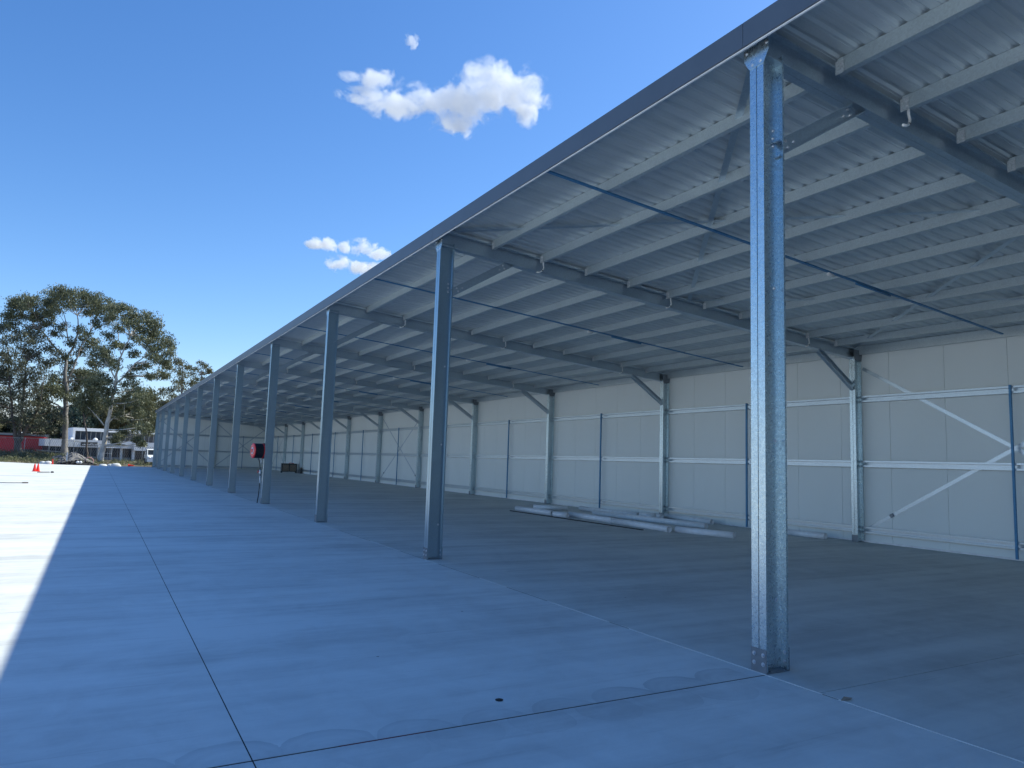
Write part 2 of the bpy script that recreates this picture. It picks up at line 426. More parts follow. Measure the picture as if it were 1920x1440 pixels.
def back_column():
    mb = MB(); double_c(mb, (W, YC, .012), (W, YC, 4.40), (1, 0, 0), (0, 1, 0))
    c = mb.build('column', M['galv'], fix=True)
    b = MB().box(W-.006, W-.0003, YC-.078, YC+.078, .004, .16).box(W+D+.0003, W+D+.006, YC-.078, YC+.078, .004, .16).box(W-.005, W+D+.005, YC-.077, YC+.077, .0012, .009)
    b.build('base_cleat', M['cleat'], c)
    g = MB().prism([(0, 0), (.24, 0), (.30, .26), (-.06, .26)], (W+.0, YC-.088, 4.30), (W, YC-.083, 4.30), (1, 0, 0), (0, 0, 1))
    g.build('gusset_plate', M['cleat'], c, fix=True)
    return c
def rafter():
    mb = MB(); t = Vector((1, 0, -SL)).normalized(); n = Vector((SL, 0, 1)).normalized()
    p0 = Vector((.01, YC, 5.19)); p1 = Vector((W+D-.01, YC, 5.19-SL*(W+D-.02)))
    for s in (1, -1):
        mb.prism([(a, .00125+b) for a, b in csec(.254, .0725)], p0, p1, n, (0, s, 0))
    return mb.build('rafter', M['galvs'], fix=True)
def knee(front):
    mb = MB()
    if front: a, b = Vector((.20, 0, 4.38)), Vector((1.42, 0, 5.13))
    else: a, b = Vector((W+.06, 0, 3.62)), Vector((W-1.22, 0, 4.43))
    t = (b-a).normalized(); n = Vector((-t.z, 0, t.x))
    if n.z < 0: n = -n
    for s in (1, -1):
        mb.prism([(q-.065, .0015+w) for q, w in csec(.13, .045, .014, .003)], a+Vector((0, YC, 0)), b+Vector((0, YC, 0)), n, (0, s, 0))
    o = mb.build('knee_brace', M['galvs'], fix=True)
    if front:
        BOLTS['knee'] = [(e + t*sg*d_ + n*q + Vector((0, YC-.006, 0)), (0, -1, 0)) for e, sg in ((a, 1), (b, -1)) for d_, q in ((.2, .03), (.2, -.03), (.3, -.01))]
    return o
def cable_tail(x):
    z = 5.37 - SL*x; y = YC - .14
    pts = [(x+.02, y, z+.02), (x+.025, y, z-.05), (x+.03, y-.01, z-.12), (x-.005, y-.02, z-.18), (x-.07, y-.03, z-.215), (x-.13, y-.035, z-.225)]
    o = MB().tube(pts, .014, 10).build('conduit_tail', M['conduit'])
    MB().tube([(x+.001, y-.018, z-.172), (x-.012, y-.021, z-.186)], .0155, 10).build('joint_ring', M['black'], o)
    return o
def place(proto, k, first):
    o = proto if first else copy_tree(proto)
    o.parent = shed; o.location = (0, k*S, 0); return o
protos = [front_column(), back_column(), rafter(), knee(True), knee(False), cable_tail(1.97), cable_tail(5.0), cable_tail(9.16)]
front_mesh = protos[0].data
for i, k in enumerate(range(K0, K1+1)):
    for j, p in enumerate(protos):
        o = place(p, k, i == 0)
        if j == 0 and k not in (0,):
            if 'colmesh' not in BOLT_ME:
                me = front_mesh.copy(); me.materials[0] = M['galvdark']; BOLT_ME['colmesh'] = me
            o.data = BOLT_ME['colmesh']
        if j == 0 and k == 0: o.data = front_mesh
        if k in (0, 1) and j in (0, 3):
            for pt, nn in BOLTS['front' if j == 0 else 'knee']: add_bolt(o, pt, nn)
# mid posts of the end wall
px = [1.5 for _ in ()]
ep = MB(); double_c(ep, (5.62, YB-Y0+.02, .012), (5.62, YB-Y0+.02, roof_z(5.7)-.30), (0, 1, 0), (1, 0, 0), .20)
ep.build('end_wall_post', M['galv'], shed, fix=True)

PX = [.97, 1.97, 2.96, 3.97, 4.97, 5.97, 7.02, 8.09, 9.17, 10.17]
def zsec(depth=.15, fl=.06, lip=.015, t=.003):
    return csec(depth, fl, lip, t)
def purlin(x):
    n = Vector((SL, 0, 1)).normalized(); ax = Vector((1, 0, -SL)).normalized()
    ya, yb = .012, S-COLW-.012
    mb = MB().prism([(a, b) for a, b in zsec()], (x, ya, roof_z(x)-.151), (x, yb, roof_z(x)-.151), n, ax)
    o = mb.build('purlin', M['galv2'], fix=True)
    z = roof_z(x)
    MB().box(x-.007, x-.0008, yb-.075, yb+.010, z-.165, z-.035).build('end_cleat', M['cleat2'], o)
    return o
M['cleat2'] = galv('galvanised_cleat', (.66, .69, .70), .45, .6)
def bare_purlins(mb, x, k):
    n = Vector((SL, 0, 1)).normalized(); ax = Vector((1, 0, -SL)).normalized()
    mb.prism(zsec(), (x, k*S+.012, roof_z(x)-.151), (x, k*S+S-COLW-.012, roof_z(x)-.151), n, ax)
rest = MB()
for x in PX:
    pr = purlin(x); pr.parent = shed; pr.location = (0, -S, 0)
    for k in range(0, 9):
        c = copy_tree(pr, shed); c.location = (0, k*S, 0)
        if k == 0:
            for dz in (.125, .075): add_bolt(c, (x-.007, S-COLW-.012-.055, roof_z(x)-dz), (-1, 0, 0), .008)
    for dz in (.125, .075): add_bolt(pr, (x-.007, S-COLW-.012-.055, roof_z(x)-dz), (-1, 0, 0), .008)
    for k in list(range(K0, -1)) + [9, 10]: bare_purlins(rest, x, k)
tag(rest.build('purlin', M['galv2'], shed, fix=True), kind='stuff')
L0, L1 = K0*S-.4, K1*S+.08
for x, name in ((-.012, 'eave_purlin'), (W+.16, 'eave_purlin')):
    mb = MB(); h = .2 if x > 5 else .16
    mb.prism(csec(h, .06, .015, .003), (x if x > 5 else -.0725, L0, roof_z(x)-h-.001), (x if x > 5 else -.0725, L1, roof_z(x)-h-.001), (0, 0, 1), (1, 0, 0))
    mb.build(name, M['galv2'], shed, fix=True)
# roof bridging in the middle of each bay, just under the purlins
def bridging():
    t = Vector((1, 0, -SL)).normalized(); n = Vector((SL, 0, 1)).normalized()
    mb = MB().prism([(-.024, 0), (.024, 0), (.024, -.022), (-.024, -.022)], (.0, 3.37, roof_z(0)-.1545), (10.95, 3.37, roof_z(10.95)-.1545), (0, 1, 0), n)
    o = mb.build('roof_bridging', M['pole'])
    c = MB().tube([(6.3, 3.37, roof_z(6.3)-.20), (7.25, 3.37, roof_z(7.25)-.20)], .02, 8)
    c.build('joining_sleeve', M['pole'], o)
    e = MB().tube([(5.55, 3.36, roof_z(5.55)-.21), (5.68, 3.36, roof_z(5.68)-.215)], .028, 10); e.build('end_coupling', M['conduit'], o)
    return o
br = bridging(); br.parent = shed; br.location = (0, -S, 0)
for k in range(0, 11):
    c = copy_tree(br, shed); c.location = (0, k*S, 0)
# roof bracing straps above the rafters' tops, in the braced bays
def strap(p0, p1, up, w=.040, t=.002, name='brace_strap', buckle=None):
    p0, p1, up = Vector(p0), Vector(p1), Vector(up).normalized(); a = (p1-p0); L = a.length; d = a.normalized(); s = d.cross(up).normalized()
    mb = MB().obox((p0+p1)/2, d*L/2, s*w, up*t/2)
    o = mb.build(name, M['galvs'], shed)
    if buckle:
        q = p0 + a*buckle
        MB().obox(q - up*.012, d*.045, s*.038, up*.012).build('turnbuckle', M['cleat'], o)
    return o
def rz(x): return roof_z(x) - .075
for k in (0, 5, 10):
    y0, y1 = k*S+.03, (k+1)*S-COLW-.03
    for xa, xb in ((.15, 5.55), (5.55, 10.85)):
        strap((xa, y0, rz(xa)-.001), (xb, y1, rz(xb)-.001), (SL, 0, 1))
        strap((xa, y1, rz(xa)+.004), (xb, y0, rz(xb)+.004), (SL, 0, 1))
    for s_ in (0, 1):
        ya, yb = (y0, y1) if s_ == 0 else (y1, y0)
        strap((W+.262+.004*s_, yb, 4.12), (W+.262+.004*s_, ya, .28), (1, 0, 0), buckle=.90)
for xa, xb, s_ in ((.35, 5.55, 1), (.35, 5.55, -1), (5.75, 10.85, 1), (5.75, 10.85, -1)):
    z0, z1 = (.25, 4.75) if s_ > 0 else (4.75, .25)
    if xa > 5: z0, z1 = (.25, 4.5) if s_ > 0 else (4.5, .25)
    yy = YB-Y0+.205+.004*s_
    strap((xa, yy, z0), (xb, yy, z1), (0, 1, 0))
# wall girts: a C-pair per bay and height
def girt_profile():
    return [(-.075, .10), (-.075, 0), (-.034, 0), (-.032, .085), (.032, .085), (.034, 0), (.075, 0), (.075, .10)]
gp = girt_profile()
for i, k in enumerate(range(-2, K1)):
    for z in (3.37, 1.83, .29):
        o = MB().prism(gp, (W+.15, k*S+.004, z), (W+.15, (k+1)*S-COLW-.004, z), (0, 0, 1), (1, 0, 0)).build('wall_girt', M['galvs'], shed, fix=True)
    b = MB().box(W+.10, W+.146, k*S+3.29, k*S+3.33, .03, 3.46)
    o = b.build('wall_bridging', M['pole'], shed)
for xa, xb in ((D+.02, 5.54), (5.70, W-.02)):
    for z in (3.27, 1.72, .16):
        MB().prism(gp, (xa, YB-Y0+.09, z), (xb, YB-Y0+.09, z), (0, 0, 1), (0, 1, 0)).build('wall_girt', M['galvs'], shed, fix=True)
    xm = (xa+xb)/2
    MB().box(xm-.02, xm+.02, YB-Y0+.05, YB-Y0+.086, .03, 3.4).build('wall_bridging', M['pole'], shed)
# wall panels: each sheet of the back wall, 1.27 m wide, with fine joints
mb = MB(); y = 8.93 - 1.272*int((8.93-YA+.6)/1.272+1)
XP = W+.27
while y < YB+.3:
    a, b_ = y+.0035, min(y+1.272-.0035, YB+.29)
    if b_ > a: mb.box(XP, XP+.075, a, b_, .0, roof_z(XP)-.003)
    y += 1.272
part(mb, 'back_wall', M['panel'])
part(MB().box(XP+.012, XP+.06, YA-.5, YB+.25, .02, roof_z(XP)-.03), 'wall_core', M['mullion'])
part(MB().box(XP-.035, XP-.001, YA-.5, YB+.22, .0005, .035), 'wall_base_angle', M['trim'])
mb = MB(); x = 0.02; YP = YB+.215
while x < XP-.1:
    a, b_ = x+.0035, min(x+1.15-.0035, XP-.004)
    mb.add([(a, YP, 0), (b_, YP, 0), (b_, YP, roof_z(b_)-.02), (a, YP, roof_z(a)-.02), (a, YP+.07, 0), (b_, YP+.07, 0), (b_, YP+.07, roof_z(b_)-.02), (a, YP+.07, roof_z(a)-.02)],
           [(0,1,2,3), (5,4,7,6), (0,4,5,1), (3,2,6,7), (0,3,7,4), (1,5,6,2)])
    x += 1.15
part(mb, 'end_wall', M['panel'])
part(MB().box(.03, XP-.02, YP+.01, YP+.06, .02, 4.5), 'wall_core', M['mullion'])
# roof sheet: trapezoid ribs 0.197 m apart, running down the slope
mb = MB(); RX0, RX1 = -.03, XP+.20
prof = []
y = YA-.55
while y < YB+.35:
    prof += [(y, 0), (y+.062, 0), (y+.088, .022), (y+.118, .022), (y+.144, 0)]
    prof += [(y+.164, 0), (y+.167, .004), (y+.172, .004), (y+.175, 0)]
    y += .197
nx = 2; vs = []
for (yy, dz) in prof:
    for x in (RX0, RX1):
        vs.append((x, yy, roof_z(x)+.0015+dz))
mb.add(vs, [(2*i, 2*i+1, 2*i+3, 2*i+2) for i in range(len(prof)-1)])
rs = part(mb, 'roof_sheet', M['roof'])
sm = rs.modifiers.new('t', 'SOLIDIFY'); sm.thickness = .0015; sm.offset = 1
# fascia with its lip and one seam per bay
fprof = [(0, 0), (0, .222), (.05, .222), (.05, .218), (.004, .218), (.004, .004), (.03, .004), (.03, 0)]
for i, k in enumerate(range(K0, K1)):
    y0, y1 = (k*S-.02 if k > K0 else L0), ((k+1)*S-.025 if k < K1-1 else L1+.2)
    MB().prism(fprof, (-.112, y0, 5.270), (-.112, y1, 5.270), (1, 0, 0), (0, 0, 1)).build('fascia', M['fascia'], shed, fix=True)
MB().box(-.096, -.078, L0, L1+.15, 5.256, 5.2675).build('fascia_trim', M['trim'], shed)
bf = MB().prism([(0, 0), (0, .24), (.05, .24), (.05, 0)], (-.10, L1+.30, roof_z(0)-.19), (XP+.2, L1+.30, roof_z(XP+.2)-.19), (0, 1, 0), (0, 0, 1))
bf.build('barge_flashing', M['fascia'], shed, fix=True)

# ------------------------------------------------------------------ fire hose reel on the fourth column
YR = Y0 + 3*S + YC
reel = empty('fire_hose_reel', (-.10, YR, 0), R(9))
tag(reel, 'red fire hose reel wound with black hose on the fourth front column', 'hose reel')
def rp(mb, n, mt, par=reel): return mb.build(n, mt, par)
mb = MB().lathe([(0, -.30), (.06, -.31), (.07, -.285), (.15, -.285), (.235, -.275), (.245, -.265), (.245, -.255), (.15, -.268), (.0, -.268)], (0, 0, 1.70), 'x', 32)
disc = rp(mb, 'reel_disc', M['redpaint'])
rp(MB().lathe([(.0, -.001), (.11, -.002), (.11, .001), (0, .002)], (-.289, 0, 1.70), 'x', 24), 'sign_plate', M['white'], disc)
rp(MB().lathe([(0, .02), (.235, .02), (.245, .03), (.245, .04), (0, .045)], (0, 0, 1.70), 'x', 32), 'reel_disc', M['redpaint'])
mb = MB()
for i in range(9):
    for rr in (.225,):
        mb.lathe([(rr*1.0 + .016*math.sin(a)+.0, -.245 + .030*i + .016*math.cos(a)) for a in np.linspace(0, 2*math.pi, 9)], (0, 0, 1.70), 'x', 28)
mb.lathe([(.215, -.26), (.215, .02)], (0, 0, 1.70), 'x', 28)
rp(mb, 'hose', M['black'])
rp(MB().box(.04, .098, -.05, .05, 1.45, 1.95), 'mounting_bracket', M['black'])
mb = MB().tube([(-.06, .02, 1.47), (-.01, .03, 1.3), (.02, .04, 1.1), (.045, .05, .8), (.03, .05, .3), (.0, .05, .02)], .014, 8)
rp(mb, 'supply_pipe', M['black'])
v = rp(MB().lathe([(0, -.08), (.03, -.08), (.035, -.03), (.03, .0), (.035, .04), (.02, .08), (0, .08)], (.025, .045, 1.02), 'z', 14), 'stop_valve', M['cleat2'])
rp(MB().tube([(.02, .045, 1.02), (-.05, .045, 1.03)], .012, 8).tube([(-.05, .045, .98), (-.05, .045, 1.08)], .01, 8), 'valve_handle', M['redpaint'], v)
rp(MB().tube([(.03, .02, 1.46), (.03, .03, 1.30)], .024, 8).tube([(.02, .02, .9), (.04, .03, .66)], .02, 8), 'nozzle', M['conduit'])

# ------------------------------------------------------------------ PVC pipes lying on the floor by the back wall
PIPES = [  # centre pixels (1920 frame) of both ends, height of axis, label
 ((968.7, 952.8), (1036, 962), .08, 'pale grey pipe at the far left end of the pipe pile, nearest the black strip'),
 ((1000, 950.5), (1064, 952.8), .08, 'pale grey pipe lying askew behind the leftmost pipe'),
 ((1038, 963.6), (1064.7, 966), .08, 'short visible pipe between the leftmost pipe and the long front pipe'),
 ((1067.8, 963.8), (1150.6, 976), .08, 'pipe lying end to end with the front pipe, just left of it'),
 ((1149, 976), (1255, 992.5), .08, 'long grey pipe at the front middle of the pile with its open end facing right'),
 ((1268, 992.5), (1377, 1003.8), .08, 'rightmost front pipe, its open end nearest the big column'),
 ((1088, 952.8), (1197.5, 965.3), .08, 'long grey pipe lying toward the wall under the blue upright'),
 ((1199.5, 965.5), (1229, 967.7), .08, 'short pipe end just left of the back wall column base'),
 ((1113, 960.6), (1324, 986.6), .08, 'longest pipe in the middle of the pile behind the front pipes'),
 ((1247.5, 967), (1335, 978.8), .08, 'grey pipe against the wall right of the back wall column'),
 ((1212, 965.0), (1241, 968.6), .08, 'pipe end showing right in front of the back wall column base'),
 ((1478, 997.5), (1548, 1005.5), .08, 'single grey pipe on its own right of the big front column, by the wall'),
]
for (a, b_, z, lab) in PIPES:
    p0, p1 = ground_at(a[0], a[1], z), ground_at(b_[0], b_[1], z)
    mid = (p0+p1)/2; mid.z = 0
    o = MB().pipe(p0-mid, p1-mid, .078, .070).build('drain_pipe', M['pvc'], loc=mid)
    tag(o, lab, 'pipe', 'pvc pipes on the shed floor')
a, b_ = ground_at(957, 957.5, .012), ground_at(1205, 993.5, .012)
mid = (a+b_)/2; dd = (b_-a); L = dd.length/2; dd.normalize()
tag(MB().obox((0, 0, 0), dd*L, dd.cross(Vector((0, 0, 1)))*.03, (0, 0, .011)).build('floor_strip', M['black'], loc=mid), 'thin black strip lying on the floor in front of the pipes', 'strip')

# stillage crate near the far corner
cr = empty('timber_crate', (10.3, 66.6, 0), R(-8))
tag(cr, 'dark framed crate with two plywood panels near the far end of the back wall', 'crate')
w, d, h = .62, .45, .80
fr = MB()
for x in (-w, w):
    for y in (-d, d): fr.box(x-.04, x+.04, y-.04, y+.04, .001, h)
fr.box(-.04, .04, -d-.035, -d+.035, .12, h)
for y in (-d, d):
    for z in (.10, h-.06): fr.box(-w+.041, w-.041, y-.03, y+.03, z, z+.06) if y > 0 else (fr.box(-w+.041, -.041, y-.03, y+.03, z, z+.06), fr.box(.041, w-.041, y-.03, y+.03, z, z+.06))
for x in (-w, w):
    for z in (.10, h-.06): fr.box(x-.03, x+.03, -d+.041, d-.041, z, z+.06)
fr.build('frame', M['dark'], cr)
for s_ in (-1, 1): MB().box(min(s_*.045, s_*(w-.045)), max(s_*.045, s_*(w-.045)), -d-.01, -d+.01, .162, h-.062).build('side_panel', M['ply'], cr)
MB().box(-w-.012, -w+.012, -d+.045, d-.045, .162, h-.062).build('end_panel', M['mullion'], cr)
MB().box(-w+.05, w-.05, -d+.05, d-.05, .11, .14).build('floor_board', M['ply'], cr)
MB().box(-w-.05, w+.05, -d-.05, d+.05, h+.002, h+.03).build('lid', M['dark'], cr)
bt = empty('spray_bottle', (9.62, 66.5, .832)); tag(bt, 'small white spray bottle standing on the left end of the crate lid', 'bottle')
MB().lathe([(0, 0), (.05, 0), (.055, .03), (.05, .14), (.02, .17), (.02, .20), (0, .20)], n=14).build('bottle_body', M['white'], bt)
MB().box(-.05, .02, -.015, .015, .201, .235).build('trigger_head', M['white'], bt)
bt.location = (9.85, 66.4, .832)
o = MB().tube([(-.2, 0, .02), (-.05, .02, .06), (.1, 0, .03), (.25, .02, .02)], .022, 6).build('loose_hose', M['redpaint'], loc=(10.45, 66.5, .832))
tag(o, 'short curl of reddish hose lying on top of the crate', 'hose')
o = empty('gas_bottle', (11.0, 64.9, 0)); tag(o, 'small dark cylinder standing between the crate and the back wall column', 'cylinder')
MB().lathe([(0, .001), (.11, .001), (.12, .02), (.12, .40), (.09, .47), (.03, .50), (0, .50)], n=18).build('cylinder_body', M['dark'], o)
MB().lathe([(.0, .50), (.03, .501), (.03, .56), (.05, .565), (.05, .58), (0, .58)], n=10).build('valve', M['mullion'], o)
o = empty('bucket', (10.95, 65.7, 0)); tag(o, 'grey bucket on the floor right beside the timber crate', 'bucket')
MB().lathe([(0, .001), (.11, .001), (.14, .27), (.15, .27), (.15, .28), (.13, .28), (.10, .02), (0, .02)], n=18).build('bucket_body', M['mullion'], o)
MB().tube([(.145*math.cos(a), .0, .27+.12*math.sin(a)) for a in np.linspace(0, math.pi, 9)], .004, 5).build('handle', M['bolt'], o)
o = MB().obox((0, 0, 0), (.9, 0, 0), (0, .05, 0), (0, 0, .02)).build('timber_plank', M['white'], loc=(6.9, 77.6, .021))
tag(o, 'pale plank lying on the floor at the foot of the end wall', 'plank')

# ------------------------------------------------------------------ cones and odds and ends in the yard
def cone(loc, lab, tilt=None, h=.50, s=.75):
    o = empty('traffic_cone', loc); tag(o, lab, 'cone', 'red traffic cones')
    MB().box(-.18, .18, -.18, .18, .001, .03).build('cone_base', M['cone'], o)
    MB().lathe([(.15, .031), (.145, .05), (.045, h-.02), (.035, h), (.0, h)], n=22).build('cone_body', M['cone'], o)
    for ch in o.children: ch.scale = (s, s, 1)
    if tilt: o.rotation_euler = tilt
    return o
p = ground_at(64.3, 884); cone((p.x, p.y, 0), 'red cone at the left, the one standing nearest the camera side of the pair'); 
p2 = p + Vector((.17, .20, 0)); cone((p2.x, p2.y, 0), 'red cone at the left, the one standing right behind its twin')
cone(tuple(at(98, 870, 84)[:2]) + (-.14,), 'single red cone standing at the slab edge, behind the pair', h=.60, s=.7)
pp = at(240.5, 875, 82); cone((pp.x, pp.y, .03), 'red cone lying on its side at the shaded slab edge', (R(90), R(12), R(70)), h=.55)
a = ground_at(70, 885.2, .03); b_ = ground_at(93, 885.2, .03)
tag(MB().tube([a, b_], .025, 8).build('steel_bar', M['dark']), 'thin dark bar lying on the slab beside the two cones', 'bar')
a = ground_at(98, 885, .05)
tag(MB().lathe([(0, 0), (.08, 0), (.10, .04), (.06, .09), (0, .10)], n=12).build('rubber_block', M['black'], loc=(a.x, a.y, .002)), 'small black lump on the slab right of the cones', 'rubber block')
a, b_ = ground_at(-40, 904.5, .03), ground_at(43, 904.8, .03)
tag(MB().tube([a, b_], .02, 8).build('steel_pipe', M['mullion']), 'long dark pipe lying across the slab at the left edge', 'pipe')
a = ground_at(47, 904.8, .03)
tag(MB().obox((0, 0, 0), (.10, .03, 0), (-.02, .04, 0), (0, 0, .025)).build('timber_offcut', M['barkdark'], loc=(a.x, a.y, .027)), 'small offcut lying at the end of the long dark pipe', 'offcut')
o = MB().lathe([(0, .0), (.026, .0), (.028, .004), (.02, .007), (0, .005)], n=14).build('slab_hole', M['black'], loc=(-2.23, 4.42, .001))  # slab hole; its dark inside is a black disc laid on top
tag(o, 'small dark plug set in the slab near the front joint', 'hole')
leafy = MB().add([(0, 0, .004), (.06, .02, .018), (.13, .0, .006), (.06, -.03, .010), (0, 0, .002), (.06, .02, .016), (.13, .0, .004), (.06, -.03, .008)], [(0,1,2,3), (4,7,6,5), (0,4,5,1), (1,5,6,2), (2,6,7,3), (3,7,4,0)])
g_ = ground_at(1585, 1313, 0)
tag(leafy.build('fallen_leaf', M['timber'], loc=(g_.x-.05, g_.y, .001)), 'small brown leaf lying on the joint right of the big column', 'leaf')

# rubble heap and building waste beyond the slab
rnd = random.Random(5)
def heap(cx, cy, rx, ry, h, name, mat, lab, cat, z0=-.1, seed=1):
    r_ = random.Random(seed); mb = MB(); n, m_ = 22, 9; vs = []
    for j in range(m_+1):
        t = j/m_
        for i in range(n):
            a = 2*math.pi*i/n; q = 1 + r_.uniform(-.09, .09)
            vs.append((cx+math.cos(a)*rx*(1-t)*q, cy+math.sin(a)*ry*(1-t)*q, z0+h*(t**.8)+r_.uniform(-.04, .04)*h))
    mb.add(vs, [(j*n+i, j*n+(i+1) % n, (j+1)*n+(i+1) % n, (j+1)*n+i) for j in range(m_) for i in range(n)])
    for _ in range(90):
        a = r_.uniform(0, 2*math.pi); t = r_.random()**.6; s_ = r_.uniform(.05, .16)
        c = Vector((cx+math.cos(a)*rx*t, cy+math.sin(a)*ry*t, z0+h*(1-t)**.9+.02))
        q = Matrix.Rotation(r_.uniform(0, 3), 3, Vector((r_.random(), r_.random(), r_.random()+.1)).normalized())
        mb.obox(c, q @ Vector((s_, 0, 0)), q @ Vector((0, s_*.7, 0)), q @ Vector((0, 0, s_*.5)))
    o = mb.build(name, mat); return tag(o, lab, cat)
c = at(138, 868, 90); heap(c.x, 90, 2.1, 1.8, 1.25, 'rubble_heap', M['rubble'], 'grey heap of broken rubble in front of the tall gum trees', 'rubble heap', seed=2)
c = at(110, 868, 92); heap(c.x, 92, 1.9, 1.3, .8, 'gravel_heap', M['rubble'], 'lower grey gravel heap to the left of the big rubble heap', 'gravel heap', seed=4)
c = at(143, 873, 86); heap(c.x, 86, 1.7, 1.0, .42, 'dark_spoil_heap', M['joint'], 'low black spoil heap with white lumps at the slab edge', 'spoil heap', seed=6)
for i, (px_, lab) in enumerate([(145.5, 'left one of the two white buckets lying on the dark spoil'), (151, 'right one of the two white buckets lying on the dark spoil')]):
    p = at(px_, 867, 84.9); o = MB().lathe([(0, -.16), (.12, -.16), (.15, .16), (.0, .16)], axis='y', n=14).build('paint_bucket', M['white'], loc=p)
    tag(o, lab, 'bucket', 'white buckets on the spoil')
for i, (a, b_, Y, lab) in enumerate([((68, 843.5), (114, 847.3), 96, 'long pale timber leaning above the scrub left of the heap'),
        ((124, 849), (150, 855), 91, 'pale plank sloping down from the trunk onto the rubble'),
        ((50, 867), (132, 869), 86.5, 'long pale timber lying flat on the ground left of the heap'),
        ((148, 853), (172, 871), 89, 'pale timber leaning down the right side of the rubble heap'),
        ((155, 873), (180, 874.5), 83.5, 'white timber lying at the slab edge right of the dark spoil')]):
    p, q = at(a[0], a[1], Y), at(b_[0], b_[1], Y); mid = (p+q)/2; d_ = (q-p)/2
    o = MB().obox((0, 0, 0), d_, (0, .06, 0), (0, 0, .045)).build('timber_plank', M['timber'], loc=mid); tag(o, lab, 'plank', 'loose timbers beyond the slab')
p = at(125, 862, 88); o = MB().box(-.05, .05, -.04, .04, -.5, .75).build('timber_stake', M['white'], loc=p); tag(o, 'short white stake standing upright in front of the rubble heap', 'stake')
p = at(167, 863, 86)
o = MB().lathe([(.38+.035*math.cos(a), .12*math.sin(a)) for a in np.linspace(0, 2*math.pi, 9)], axis='y', n=24).build('hose_coil', plain('pink_hose', (.55, .28, .28), .6), loc=(p.x, p.y, .30)); tag(o, 'pink coil of hose standing beside the rubble heap', 'hose coil')
def sack(px_, py_, Y, w, h, lab, seed):
    r_ = random.Random(seed); p = at(px_, py_, Y); mb = MB(); n = 16; vs = []
    for t in (0, .3, .65, .9, 1):
        rr = math.sqrt(max(0, 1-t*t))**.7 if t < 1 else .02
        for i in range(n):
            a = 2*math.pi*i/n; q = 1+r_.uniform(-.14, .14); vs.append((w*rr*q*math.cos(a), w*.6*rr*q*math.sin(a), h*t))
    mb.add(vs, [(j*n+i, j*n+(i+1) % n, (j+1)*n+(i+1) % n, (j+1)*n+i) for j in range(4) for i in range(n)], True)
    o = mb.build('white_sack', M['bag'], loc=(p.x, p.y, -.13)); tag(o, lab, 'sack', 'white sacks along the slab edge')
sack(217, 876, 82, .48, .36, 'largest white sack crumpled at the shaded slab edge', 1)
sack(207, 876, 82.4, .32, .28, 'white sack just left of the largest one', 2)
sack(193, 876, 83, .38, .24, 'white sack lying below the leaning gum trunk', 3)
sack(90, 870, 84.5, .38, .38, 'white sack slumped to the left of the single cone', 4)
sack(80, 869, 85.2, .30, .34, 'small white sack at the left end of the slab edge litter', 5)

# ------------------------------------------------------------------ buildings
def red_building():
    o = empty('red_building', (-16, 122, 0)); tag(o, 'long low red metal building behind the fence at the left', 'building')
    p0, p1 = at(-130, 817, 122), at(83, 824, 122); zt = p0.z
    L, Rr = p0.x+16, p1.x+16
    mb = MB(); x = L
    mb.box(L, Rr, 0, 14, 0, 3.0)
    for i in range(60):
        xx = L + (Rr-L)*(i+.5)/60; mb.box(xx-.03, xx+.03, -.03, -.0005, .3, 2.9)
    mb.build('wall', M['redtin'], o)
    r_ = MB().prism([(-.4, 3.003), (14.4, 3.003), (14.4, 3.06), (7, 3.5), (-.4, 3.12)], (L-.2, 0, 0), (Rr+.2, 0, 0), (0, 1, 0), (0, 0, 1)); rf = r_.build('roof', M['dark'], o, fix=True)
    for xx in (.0, 3.1): MB().lathe([(0, 0), (.16, 0), (.16, .15), (.26, .2), (.24, .3), (0, .42)], (Rr-2.8-xx*1.5, .6, 3.18), n=12).build('roof_vent', M['white'], rf)
    for i in range(3):
        xa = L + 4 + i*6; MB().box(xa, xa+1.6, -.06, -.031, .5, 1.2).build('window', M['glass'], o)
red_building()
